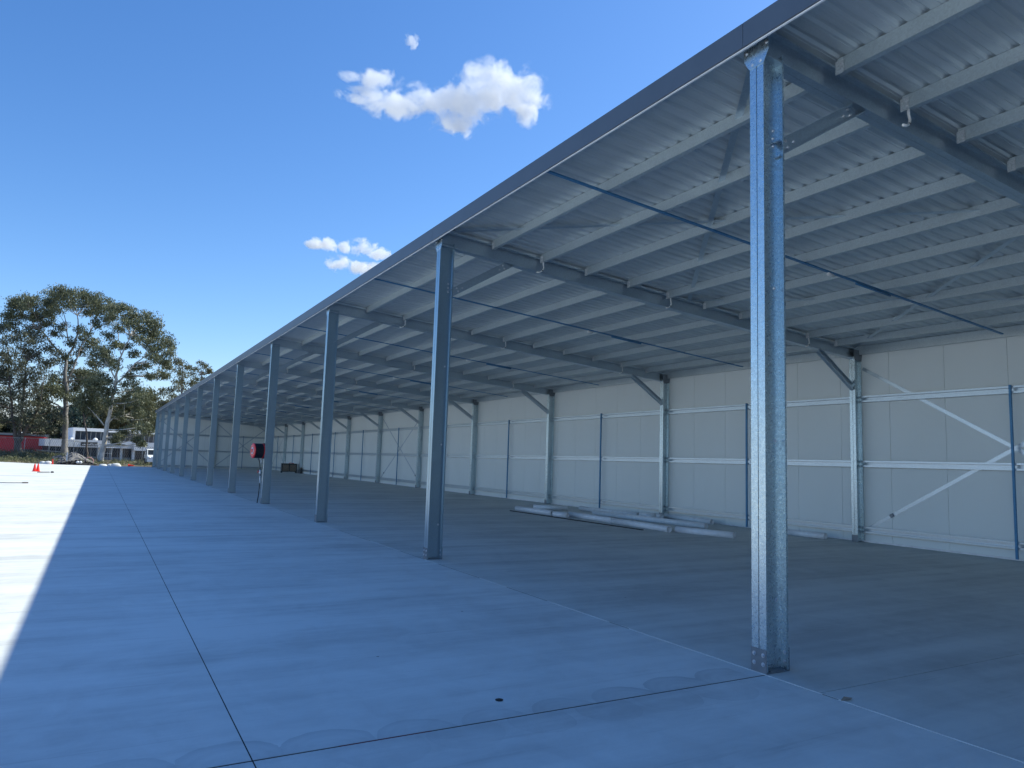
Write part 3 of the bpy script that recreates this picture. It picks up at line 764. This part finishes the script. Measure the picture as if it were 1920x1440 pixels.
def white_building():
    Y = 115; x00 = at(83, 840, Y).x; o = empty('white_office_building', (x00, Y, -.6), R(9)); tag(o, 'white flat-roofed office building with dark glass and a clerestory storey behind the trees', 'building')
    def X(px_, py_=840): return (at(px_, py_, Y).x - x00)*1.03
    def Z(px_, py_): return at(px_, py_, Y).z + .6
    xl, xr, xe = X(83), X(247), X(330)
    zb, zt = Z(83, 838)-.0, Z(83, 822)+.05
    zt = 3.35; zb = 2.35
    # main volume: low wall, windows band, fascia
    MB().box(xl+.5, xr-.05, .9, 14, 0, 1.0).build('dado_wall', M['mullion'], o)
    MB().box(xl+.5, xr-.05, 1.2, 13.8, 1.0, zb).build('inner_wall', M['dark'], o)
    n = 12; ww = (xr-xl-.6)/n
    for i in range(n):
        a = xl+.55+i*ww
        f = MB().box(a, a+.07, .95, 1.05, 1.003, zb-.003).box(a+.07, a+ww, .95, 1.05, 1.003, 1.06).box(a+.07, a+ww, .95, 1.05, zb-.06, zb-.003).build('window', M['mullion'], o)
        MB().box(a+.075, a+ww-.003, .99, 1.01, 1.063, zb-.063).build('pane', M['glass'], f)
    MB().box(xl, xr, 0, 14, zb, zt).build('fascia_band', M['white'], o)
    # right wing, slightly forward
    MB().box(xr+.003, xe, -.9, 13, zb-.25, zt-.05).build('fascia_band', M['white'], o)
    MB().box(xr+.3, xe, .5, 12, 0, zb-.253).build('wing_wall', M['dark'], o)
    for i in range(5): 
        a = xr+.45+i*1.35; w_ = MB().box(a, a+.06, .40, .497, .05, zb-.3).build('window', M['mullion'], o); MB().box(a+.065, a+1.3, .45, .495, .25, zb-.35).build('pane', M['glass'], w_)
    MB().box(xr-.05, xr+.25, -.4, .3, .001, zb-.255).build('corner_pier', M['white'], o)
    for i in range(4): MB().box(xr-4.2+i*1.4, xr-3.9+i*1.4, .75, .87, .001, zb-.003).build('door_post' if i % 2 else 'door_post', M['mullion'] if i % 2 else M['white'], o)
    # upper clerestory storey
    ux = X(141, 812); ub, ut = zt+.003, 5.05; ur = X(330)
    MB().box(ux+.35, ur, 3.2, 12, ub, ut-.45).build('upper_wall', M['dark'], o)
    MB().box(ux, ux+.28, 2.6, 12, ub, ut-.453).build('upper_end_wall', M['white'], o)
    MB().box(ux-.02, ur, 2.5, 12.2, ut-.45, ut).build('upper_roof_band', M['white'], o)
    n = 20; ww = (ur-ux-.4)/n
    for i in range(n):
        a = ux+.36+i*ww; f = MB().box(a, a+.05, 3.05, 3.15, ub, ut-.455).build('window', M['mullion'], o)
        MB().box(a+.052, a+ww-.002, 3.09, 3.11, ub+.01, ut-.457).build('pane', M['glass'], f)
    # signs (their lettering is too small to read in the photograph)
    sx = X(165); s_ = MB().box(sx-1.0, sx+1.0, -.06, -.003, zb+.18, zb+.72).build('sign_board', M['dark'], o)
    r_ = random.Random(4); mb = MB(); x = sx-.85
    while x < sx+.85:
        w_ = r_.uniform(.05, .12); mb.box(x, x+w_, -.068, -.062, zb+.28, zb+.28+r_.uniform(.12, .18)); x += w_+r_.uniform(.03, .07)
    mb.box(sx+.1, sx+.4, -.068, -.062, zb+.52, zb+.62); mb.build('sign_lettering', M['white'], s_)
    sx = X(226); MB().box(sx-.45, sx+.45, -.05, -.003, zb+.45, zb+.58).build('name_plate', M['dark'], o)
    MB().lathe([(0, 0), (.3, 0), (.32, .12), (.18, .3), (0, .36)], (X(178), 1.0, zt+.002), n=14).build('roof_vent', M['white'], o)
    MB().lathe([(0, 0), (.22, 0), (.24, .1), (.14, .22), (0, .26)], (X(133), 1.0, zt+.002), n=14).build('roof_vent', M['white'], o)
white_building()

# chain fence between slab and trees
def fence():
    Y = 99.0; xa, xb = -24, 4.2
    o = empty('mesh_fence', (0, Y, 0)); tag(o, 'thin steel mesh fence running in front of the red and white buildings', 'fence')
    x = xa
    while x <= xb:
        z = height(x, Y); MB().tube([(x, 0, z-.1), (x, 0, z+2.05)], .035, 8).build('post', M['wire'], o); x += 2.4
    mb = MB(); x = xa
    zf = lambda q: height(q, Y)
    pts = [(q, 0, zf(q)+2.0) for q in np.arange(xa, xb, 1.2)]; mb.tube(pts, .022, 6)
    pts = [(q, 0, zf(q)+.12) for q in np.arange(xa, xb, 1.2)]; mb.tube(pts, .012, 5)
    mb.build('rail', M['wire'], o)
    mb = MB(); x = xa
    while x < xb:
        z = zf(x)
        for s_ in (1, -1):
            mb.obox((x+.0, .01*s_, z+1.05), Vector((.008, 0, 0)), (0, .003, 0), Vector((.45*s_, 0, .95)))
        x += .22
    mb.build('wire_mesh', M['wire'], o)
fence()
# gate-like barrier right of the leaning trunk
g = empty('site_gate', (at(202, 870, 96.5).x, 96.5, 0)); tag(g, 'low white tubular gate leaning by the fence right of the leaning gum', 'gate')
MB().tube([(-.9, 0, .05), (-.9, 0, 2.1), (.3, 0, 2.1), (.3, 0, .05)], .03, 8).build('frame', M['bag'], g)
MB().tube([(-.9, 0, 1.1), (.3, 0, 1.1)], .02, 6).tube([(-.5, 0, .05), (-.5, 0, 2.1)], .015, 6).tube([(-.1, 0, .05), (-.1, 0, 2.1)], .015, 6).build('bars', M['bag'], g)

# white tray-back ute parked behind the far corner
def ute():
    p = at(283, 872, 92); o = empty('parked_ute', (p.x+.4, 92, -.08), R(90)); tag(o, 'white utility truck with a ladder rack parked beyond the far corner of the shed', 'truck')
    side = [(0, .35), (0, .95), (.15, 1.05), (1.1, 1.15), (1.75, 1.78), (2.9, 1.84), (3.05, 1.1), (3.05, .35)]
    body = MB().prism(side, (0, -.85, 0), (0, .85, 0), (1, 0, 0), (0, 0, 1)).build('cab', M['white'], o, fix=True)
    bv = body.modifiers.new('b', 'BEVEL'); bv.width = .07; bv.segments = 3
    for s_ in (-1, 1):
        MB().prism([(1.25, 1.16), (1.82, 1.70), (2.8, 1.74), (2.9, 1.16)], (0, s_*.852, 0), (0, s_*.866, 0), (1, 0, 0), (0, 0, 1)).build('side_window', M['glass'], o, fix=True)
        MB().lathe([(0, .05), (.1, .05), (.1, .0), (.0, 0)], (-.02, s_*.62, .85), 'x', 12).build('headlight', M['bolt'], o)
        for x in (.65, 4.1):
            wl = MB().lathe([(.0, -.11), (.32, -.11), (.36, -.08), (.36, .08), (.32, .11), (0, .11)], (x, s_*.78, .36), 'y', 20).build('wheel', M['tyre'], o)
            MB().lathe([(0, s_*.115), (.2, s_*.115), (.2, s_*.13), (0, s_*.13)], (x, s_*.78, .36), 'y', 16).build('rim', M['bolt'], wl)
    MB().obox((1.40, 0, 1.44), Vector((.30, 0, .28)), (0, .72, 0), Vector((-.012, 0, .012))).build('windscreen', M['glass'], o)
    MB().box(3.12, 5.3, -.9, .9, .75, .82).box(3.12, 3.17, -.9, .9, .82, 1.5).box(3.17, 5.3, -.9, -.87, .82, 1.12).box(3.17, 5.3, .87, .9, .82, 1.12).box(3.1, 5.2, -.4, .4, .5, .748).build('tray', M['white'], o)
    MB().tube([(5.2, -.85, .82), (5.2, -.85, 1.95), (5.2, .85, 1.95), (5.2, .85, .82)], .03, 8).tube([(3.3, -.85, 1.95), (5.3, -.85, 1.95)], .03, 8).tube([(3.3, .85, 1.95), (5.3, .85, 1.95)], .03, 8).build('ladder_rack', M['mullion'], o)
ute()

# ------------------------------------------------------------------ trees
def leaves_mesh(name, mat, parent, clusters, rng, n_per, lw, ll, droop=.8, rad=.38):
    """clusters: (n,3) twig ends; scatter small drooping leaf quads about each"""
    c = np.repeat(clusters, n_per, axis=0); n = len(c)
    off = rng.normal(size=(n, 3)); off /= np.linalg.norm(off, axis=1)[:, None]
    off *= (rng.random((n, 1))**.5)*rad; off[:, 2] *= .65
    p = c + off
    d = rng.normal(size=(n, 3)); d[:, 2] -= droop*1.6; d /= np.linalg.norm(d, axis=1)[:, None]
    s = np.cross(d, rng.normal(size=(n, 3))); s /= np.linalg.norm(s, axis=1)[:, None]
    k = rng.uniform(.6, 1.3, (n, 1)); a = d*ll*k/2; b = s*lw*k/2
    v = np.stack([p-a, p-a*.1+b, p+a, p-a*.1-b], 1).reshape(-1, 3)
    me = bpy.data.meshes.new(name); me.vertices.add(4*n); me.vertices.foreach_set('co', v.ravel().astype(np.float32))
    me.loops.add(4*n); me.loops.foreach_set('vertex_index', np.arange(4*n, dtype=np.int32))
    me.polygons.add(n); me.polygons.foreach_set('loop_start', np.arange(0, 4*n, 4, dtype=np.int32))
    me.update(calc_edges=True); me.materials.append(mat)
    o = bpy.data.objects.new(name, me); COL.objects.link(o); o.parent = parent; return o

def tree(name, lab, Y, trunks, blobs, seed, leaf, bark, zscale=3.4286, oy=500, depth=3.0, n_per=20, dens=1.9, lw=.10, ll=.28, sub=9, group=None, base=None, br=.09, flat=1.0):
    """trunks: polylines of (zoom px, zoom py, radius m); blobs: (zx, zy, zr) crown masses; all at distance Y"""
    rng = np.random.default_rng(seed); rnd = random.Random(seed)
    P = lambda zx, zy, yy: at(zx/zscale, oy+zy/zscale, yy)
    ppm = (at(100, 700, Y) - at(101, 700, Y)).length   # metres per pixel
    b0 = P(trunks[0][0][0], trunks[0][0][1], Y)
    root = empty(name, b0); tag(root, lab, 'tree', group)
    tmb = MB(); nodes = []
    for tr in trunks:
        yoff = rnd.uniform(-.3, .3); pts = []; rs = []
        for j, (zx, zy, r) in enumerate(tr):
            r = r*.62; p = P(zx, zy, Y + (yoff*j if tr is not trunks[0] else 0)); pts.append(p - b0); rs.append(r)
        # subdivide with slight wobble
        q, qr = [], []
        for j in range(len(pts)-1):
            for t in (0, .33, .66):
                w = Vector((rnd.uniform(-1, 1), rnd.uniform(-1, 1), 0))*(.08 if (j or t) else 0)
                q.append(pts[j].lerp(pts[j+1], t)+w); qr.append(rs[j]+(rs[j+1]-rs[j])*t)
        q.append(pts[-1]); qr.append(rs[-1])
        if tr is trunks[0]: q.insert(0, q[0] + Vector((0, 0, -.6))); qr.insert(0, qr[0]*1.5); qr[1] *= 1.18
        tmb.tube(q, qr, 9); nodes += list(zip(q, qr))
    trunk = tmb.build('trunk', bark, root)
    bm = MB(); cl = []
    for (zx, zy, zr) in blobs:
        r = zr/zscale*ppm; yy = Y + rnd.uniform(-depth, depth)*flat
        c = P(zx, zy, yy) - b0
        # limb from the nearest lower node
        best = min(nodes, key=lambda nd: (nd[0]-c).length + (3.0 if nd[0].z > c.z-.3*r else 0) + (0 if nd[1] > .05 else 2))
        s = best[0]; L = (c-s).length
        mid = s.lerp(c, .5) + Vector((rnd.uniform(-.15, .15)*L, rnd.uniform(-.1, .1)*L, -.06*L))
        r0 = min(best[1]*.75, .045+.016*L); pts = []
        for t in (0, .25, .5, .75, 1):
            pts.append(s*(1-t)**2 + mid*2*t*(1-t) + c*t*t)
        bm.tube(pts, [r0, r0*.8, r0*.62, r0*.45, r0*.3], 6, False)
        nsub = max(5, int(sub*dens*(r/1.6)**1.7*2.2))
        hubs = []
        for _ in range(nsub):
            v = rng.normal(size=3); v /= np.linalg.norm(v); v[2] = v[2]*.95+.05
            h = c + Vector(v)*r*(rng.random()**.45)*1.25
            hubs.append(h)
            m2 = c.lerp(h, .5) + Vector((0, 0, .12*r))
            bm.tube([pts[3].lerp(c, rng.random()), m2, h], [r0*.3, r0*.18, .012], 4, False)
            for _ in range(3):
                e = h + Vector(rng.normal(size=3)*[.6, .6, .5])*min(1.2, r*.6)
                cl.append(tuple(e))
            cl.append(tuple(h))
    bm.build('branches', bark, root)
    leaves_mesh('crown', leaf, root, np.array(cl), rng, n_per, lw, ll, rad=.62)
    return root

T1_b = [(395,160,62),(440,210,60),(350,190,55),(520,180,58),(590,200,60),(650,230,55),(130,215,50),(80,245,42),(180,235,55),(225,240,48),(300,230,55),(280,300,50),(130,290,48),(70,300,38),(190,330,40),(300,360,36),(560,270,45),(640,300,42),(700,270,50),(480,250,40),(370,270,36),(610,360,36),(520,420,34),(560,470,50),(590,510,45),(350,430,30),(330,310,35),(230,400,42),(40,330,30),(420,600,34),(450,640,40),(340,790,55),(300,830,52),(390,820,50),(450,800,58),(480,860,50),(520,760,44),(410,720,42),(330,720,40),(250,870,45),(560,690,36),(500,700,46),(560,740,44),(600,700,38),(520,560,32),(450,480,28),(400,380,30),(250,330,34),(90,370,36),(30,400,34),(680,350,36),(590,300,36)]
tree('gum_tree', 'tallest gum tree with a straight grey trunk and high rounded crown behind the rubble', 104,
     [[(413,1205,.62),(418,1050,.50),(422,900,.46),(428,780,.40),(420,680,.34),(424,600,.28)],
      [(424,600,.24),(370,540,.18),(300,450,.13),(220,370,.08),(150,300,.04)],
      [(424,600,.26),(470,520,.2),(500,440,.15),(500,340,.1),(490,260,.05)],
      [(428,740,.2),(480,640,.17),(510,540,.13),(580,420,.09),(640,290,.05)],
      [(422,930,.2),(370,890,.14),(300,860,.10),(240,840,.05)],
      [(440,480,.12),(430,380,.09),(400,280,.05)]],
     T1_b, 11, M['leaf'], M['bark'])
T2_b = [(740,270,50),(790,260,50),(700,330,38),(850,320,55),(920,335,55),(970,350,52),(900,390,50),(1000,400,45),(950,440,48),(830,370,42),(1000,460,48),(1050,480,48),(1095,510,45),(1080,560,40),(1010,540,40),(1040,610,38),(980,590,32),(900,480,36),(860,440,34),(760,400,36),(700,440,34),(1090,640,28),(1070,700,26),(1020,690,32),(940,640,32),(870,560,30),(960,690,28),(640,560,52),(690,540,42),(700,600,46),(640,620,38),(740,640,32),(880,650,26),(800,510,26),(830,760,46),(880,790,48),(930,830,46),(880,860,50),(950,900,50),(900,940,46),(960,980,42),(920,1030,38),(960,1070,32),(860,1040,34),(800,1060,28),(760,1090,24),(740,1130,14),(800,870,38),(780,960,34),(700,800,42),(640,820,48),(600,860,42),(620,930,38),(570,930,36),(880,1110,12),(905,1140,10),(640,760,50),(680,720,44),(590,620,32),(590,780,46),(700,880,32),(820,690,30),(740,500,30),(800,340,36),(1010,600,30),(980,520,34)]
tree('gum_tree', 'pale leaning gum tree with bright trunk standing in front of the white building', 95,
     [[(645,1268,.50),(665,1150,.42),(690,1000,.36),(715,880,.32),(738,780,.29),(745,700,.26)],
      [(745,700,.2),(770,600,.15),(800,520,.12),(840,440,.09),(920,370,.05)],
      [(738,760,.2),(800,700,.15),(870,620,.11),(960,560,.08),(1050,520,.04)],
      [(700,1000,.17),(740,965,.13),(800,958,.09),(860,975,.05)],
      [(668,1020,.13),(620,960,.09),(560,900,.05)],
      [(742,720,.14),(700,640,.1),(660,580,.05)],
      [(780,570,.1),(760,470,.08),(750,330,.04)]],
     T2_b, 12, M['leaf'], M['bark2'])
T0_b = [(40,470,55),(100,440,48),(160,480,55),(200,430,50),(250,480,50),(300,520,50),(345,570,50),(60,560,62),(150,570,62),(230,580,58),(300,620,55),(20,640,60),(110,660,62),(190,680,60),(270,700,50),(40,730,60),(120,760,62),(200,790,55),(20,820,60),(100,850,62),(180,870,58),(250,900,52),(310,940,52),(360,990,45),(60,930,60),(140,950,58),(30,990,50),(220,980,52),(290,1020,46),(190,1040,40),(100,1010,45),(10,900,50),(-60,560,60),(-70,700,70),(-80,850,70),(-60,960,60),(330,1060,30),(260,1070,30),(-20,420,40)]
tree('paperbark_tree', 'broad dark bushy tree with several low stems in front of the red building', 101,
     [[(118,1215,.75),(116,1150,.62),(118,1090,.5)],
      [(112,1130,.38),(92,1050,.3),(80,960,.24),(70,820,.18),(50,680,.12),(60,540,.05)],
      [(120,1110,.34),(135,1000,.26),(150,860,.2),(160,700,.14),(170,560,.06)],
      [(122,1130,.36),(160,1060,.28),(210,980,.2),(260,880,.14),(290,700,.07)],
      [(112,1000,.2),(60,1000,.12),(-20,1005,.07),(-60,980,.04)]],
     T0_b, 13, M['leafdark'], M['barkdark'], dens=1.15, ll=.28)
tree('slender_tree', 'thin dark tree between the two tall gum trunks', 97.5,
     [[(556,1232,.2),(558,1130,.17),(550,1020,.14),(530,930,.11),(545,860,.08)],
      [(535,1000,.08),(560,950,.05),(600,920,.03)]],
     [(540,820,42),(500,850,35),(580,830,36),(530,890,34),(560,760,30),(600,880,28)], 14, M['leaf'], M['barkdark'])
tree('tiered_tree', 'tall sparse tree with tufted tiers rising just left of the shed roof', 128,
     [[(1150,1180,.45),(1160,950,.35),(1170,800,.25),(1175,620,.08)]],
     [(1160,625,30),(1200,650,30),(1140,680,30),(1190,700,32),(1160,740,32),(1220,750,34),(1130,770,34),(1190,800,36),(1100,800,36),(1080,840,40),(1140,840,36),(1040,870,36),(1100,890,40),(1030,800,26),(1130,610,20),(1060,900,44)], 15, M['leafgold'], M['bark'], dens=.9, n_per=12, lw=.13, ll=.32, depth=2)
tree('umbrella_pine', 'small flat-topped tree poking up just above the shed fascia line', 140,
     [[(1285,1150,.4),(1285,900,.3),(1290,760,.2),(1295,660,.08)]],
     [(1290,632,22),(1320,640,20),(1262,655,22),(1345,660,16),(1240,680,18),(1300,690,18),(1350,680,12),(1260,720,24),(1310,730,20),(1280,770,26),(1240,760,20)], 16, M['leafgold'], M['bark'], dens=.9, n_per=11, lw=.12, ll=.3, depth=1.5)
# trees behind the buildings, each with its own crown
BACK = [((-60, 1010), 62, 'leafgold', 'pale scrubby tree behind the red building at the far left'),
        ((60, 1020), 60, 'leaffar', 'dark tree behind the red building, left of the bushy tree'),
        ((230, 1000), 75, 'leaffar', 'dark tree behind the red building, right of the bushy tree'),
        ((380, 990), 85, 'leaffar', 'dark rounded tree behind the tallest gum trunk'),
        ((520, 980), 90, 'leaffar', 'dark blue-green tree behind the left end of the clerestory'),
        ((660, 940), 95, 'leafgold', 'olive tree behind the leaning gum, above the clerestory'),
        ((800, 920), 100, 'leafgold', 'olive tree above the middle of the clerestory'),
        ((930, 880), 95, 'leafgold', 'olive tree above the right end of the clerestory, by the shed'),
        ((1060, 960), 90, 'leafgold', 'olive tree directly behind the far end of the shed')]
for i, ((zx, zy), zr, lf, lab) in enumerate(BACK):
    rr = random.Random(50+i)
    bl = [(zx+rr.uniform(-.8, .8)*zr, zy+rr.uniform(-.7, 1.1)*zr, zr*rr.uniform(.45, .62)) for _ in range(13)]
    tree('background_tree', lab, 132+2*(i % 4), [[(zx, 1230, .4), (zx+8, 1080, .3), (zx, zy+20, .16)]], bl, 60+i, M[lf], M['barkdark'], dens=1.0, n_per=16, lw=.16, ll=.36, group='trees behind the buildings', sub=9)
# far wood closing the horizon
def far_wood():
    rng = np.random.default_rng(9); cl = []
    for px_ in np.arange(-700, 900, 5.0):
        Y = 185 + 8*math.sin(px_*.05); top = 775 + 14*math.sin(px_*.021+1) + 8*math.sin(px_*.07)
        p = at(px_, top, Y)
        for _ in range(46): cl.append((p.x+rng.normal()*.9, Y+rng.normal()*2.5, p.z*(rng.random()**.7)-.5))
    o = leaves_mesh('far_wood', M['leaffar'], None, np.array(cl), rng, 6, .9, 1.5, droop=.2, rad=1.0)
    tag(o, 'dark blue-green wood far behind the buildings', 'wood', kind='stuff')
far_wood()
# weeds and low scrub between slab and fence
def weeds():
    rng = np.random.default_rng(21); cl = []
    for _ in range(900):
        x = rng.uniform(-26, 3.5); y = rng.uniform(86, 101); 
        if rng.random() < .5: x = rng.uniform(-20, -8)
        cl.append((x, y, height(x, y)+rng.uniform(.02, .35)))
    o = leaves_mesh('weeds', M['grass'], None, np.array(cl), rng, 14, .05, .32, droop=-.8, rad=.35); tag(o, 'dry weeds and low scrub along the fence', 'weeds', kind='stuff')
    cl = []
    for _ in range(260):
        x = rng.uniform(-26, -9.5); y = rng.uniform(92, 98.5)
        cl.append((x, y, height(x, y)+rng.uniform(.1, .9)*(.5+.5*math.sin(x*1.3)**2)))
    o = leaves_mesh('scrub', M['leafdark'], None, np.array(cl), rng, 20, .06, .22, droop=0, rad=.45); tag(o, 'tangled dark scrub at the foot of the bushy tree', 'scrub', kind='stuff')
weeds()

# ------------------------------------------------------------------ clouds: real volumes far off in the sky
def cloud(name, lab, cx, cy, dist, blobs, depth, dens, nscale, seed, NA=5.0, OFF=.40, AG=1.5, MX=.35):
    """blobs: (dx, dy, rx, ry) in photo pixels about (cx, cy)"""
    if name == 'cumulus_cloud': blobs = [(a*.9+4, b, c_*.9, d_*.95) for a, b, c_, d_ in blobs]
    d = ray_dir(cx, cy); c = CAM + d*dist; mpp = dist/F_PX/ (d.dot(_fw))
    x0 = min(b[0]-b[2] for b in blobs)*1.05-8; x1 = max(b[0]+b[2] for b in blobs)*1.05+8
    y0 = min(b[1]-b[3] for b in blobs)*1.05-8; y1 = max(b[1]+b[3] for b in blobs)*1.05+8
    mb = MB().box(x0*mpp, x1*mpp, -depth*mpp, depth*mpp, -y1*mpp, -y0*mpp)
    m = bpy.data.materials.new(name+'_vapour'); m.use_nodes = True; nt = m.node_tree; nt.nodes.clear()
    out = N(nt, 'ShaderNodeOutputMaterial'); vol = N(nt, 'ShaderNodeVolumePrincipled'); nt.links.new(vol.outputs[0], out.inputs['Volume'])
    vol.inputs['Color'].default_value = (1, 1, 1, 1); vol.inputs['Anisotropy'].default_value = .25
    tc = N(nt, 'ShaderNodeTexCoord'); mp = N(nt, 'ShaderNodeMapping'); mp.inputs['Scale'].default_value = (1/mpp,)*3
    nt.links.new(tc.outputs['Object'], mp.inputs[0]); v = mp.outputs[0]
    mw = N(nt, 'ShaderNodeMapping'); mw.inputs['Location'].default_value = (seed*37, seed*11, seed*5); nt.links.new(v, mw.inputs[0])
    acc = None
    for (dx, dy, rx, ry) in blobs:
        mm = N(nt, 'ShaderNodeMapping'); mm.vector_type = 'POINT'
        mm.inputs['Scale'].default_value = (1/rx, 1/min(depth, (rx+ry)/2*.9), 1/ry); mm.inputs['Location'].default_value = (-dx/rx, 0, dy/ry)
        nt.links.new(v, mm.inputs[0]); ln = N(nt, 'ShaderNodeVectorMath', operation='LENGTH'); nt.links.new(mm.outputs[0], ln.inputs[0])
        q = mth(nt, 'SUBTRACT', 1.0, ln.outputs['Value'])
        acc = q if acc is None else mth(nt, 'MAXIMUM', acc, q)
    n1 = noise(nt, mw.outputs[0], nscale, 9, .62, .35)
    n2 = noise(nt, mw.outputs[0], nscale*3.6, 8, .68, .8)
    n1 = mth(nt, 'ADD', mth(nt, 'MULTIPLY', n1, .84), mth(nt, 'MULTIPLY', n2, .16))
    f = mth(nt, 'ADD', mth(nt, 'MULTIPLY', acc, AG), mth(nt, 'MULTIPLY', mth(nt, 'SUBTRACT', n1, .5), NA))
    f = mth(nt, 'SUBTRACT', f, OFF)
    edge = mth(nt, 'GREATER_THAN', acc, .0)
    f = mth(nt, 'MULTIPLY', mth(nt, 'MINIMUM', mth(nt, 'MAXIMUM', f, 0), MX), mth(nt, 'MULTIPLY', mth(nt, 'MINIMUM', mth(nt, 'MULTIPLY', mth(nt, 'MAXIMUM', acc, 0), 5), 1), dens/mpp))
    nt.links.new(f, vol.inputs['Density'])
    o = mb.build(name, m, loc=c); o.rotation_euler = (0, 0, -YAW)
    tag(o, lab, 'cloud')
    return o
cloud('cumulus_cloud', 'large ragged white cloud high in the blue sky', 825, 182, 1500,
      [(95, -20, 100, 66), (30, 5, 90, 52), (155, 5, 52, 46), (-35, 12, 80, 38), (-90, 15, 70, 28), (20, 45, 58, 30), (-112, -26, 50, 19), (-165, -30, 34, 12), (-140, 4, 60, 16)], 34, .14, .026, 21, OFF=.45)
cloud('small_cloud', 'small white cloud pair just above the shed roof line', 655, 463, 1500,
      [(-45, -3, 36, 15), (-10, 2, 24, 12), (22, 0, 34, 18), (55, 10, 28, 14)], 22, .26, .05, 2)
cloud('small_cloud', 'lowest small white cloud, touching the shed roof line', 657, 498, 1500,
      [(-18, -2, 32, 18), (18, 3, 40, 14), (45, 2, 28, 10)], 22, .26, .05, 3)
cloud('wispy_cloud', 'tiny faint wisp above the left end of the large cloud', 772, 77, 1500,
      [(0, 0, 16, 14)], 14, .15, .06, 4)
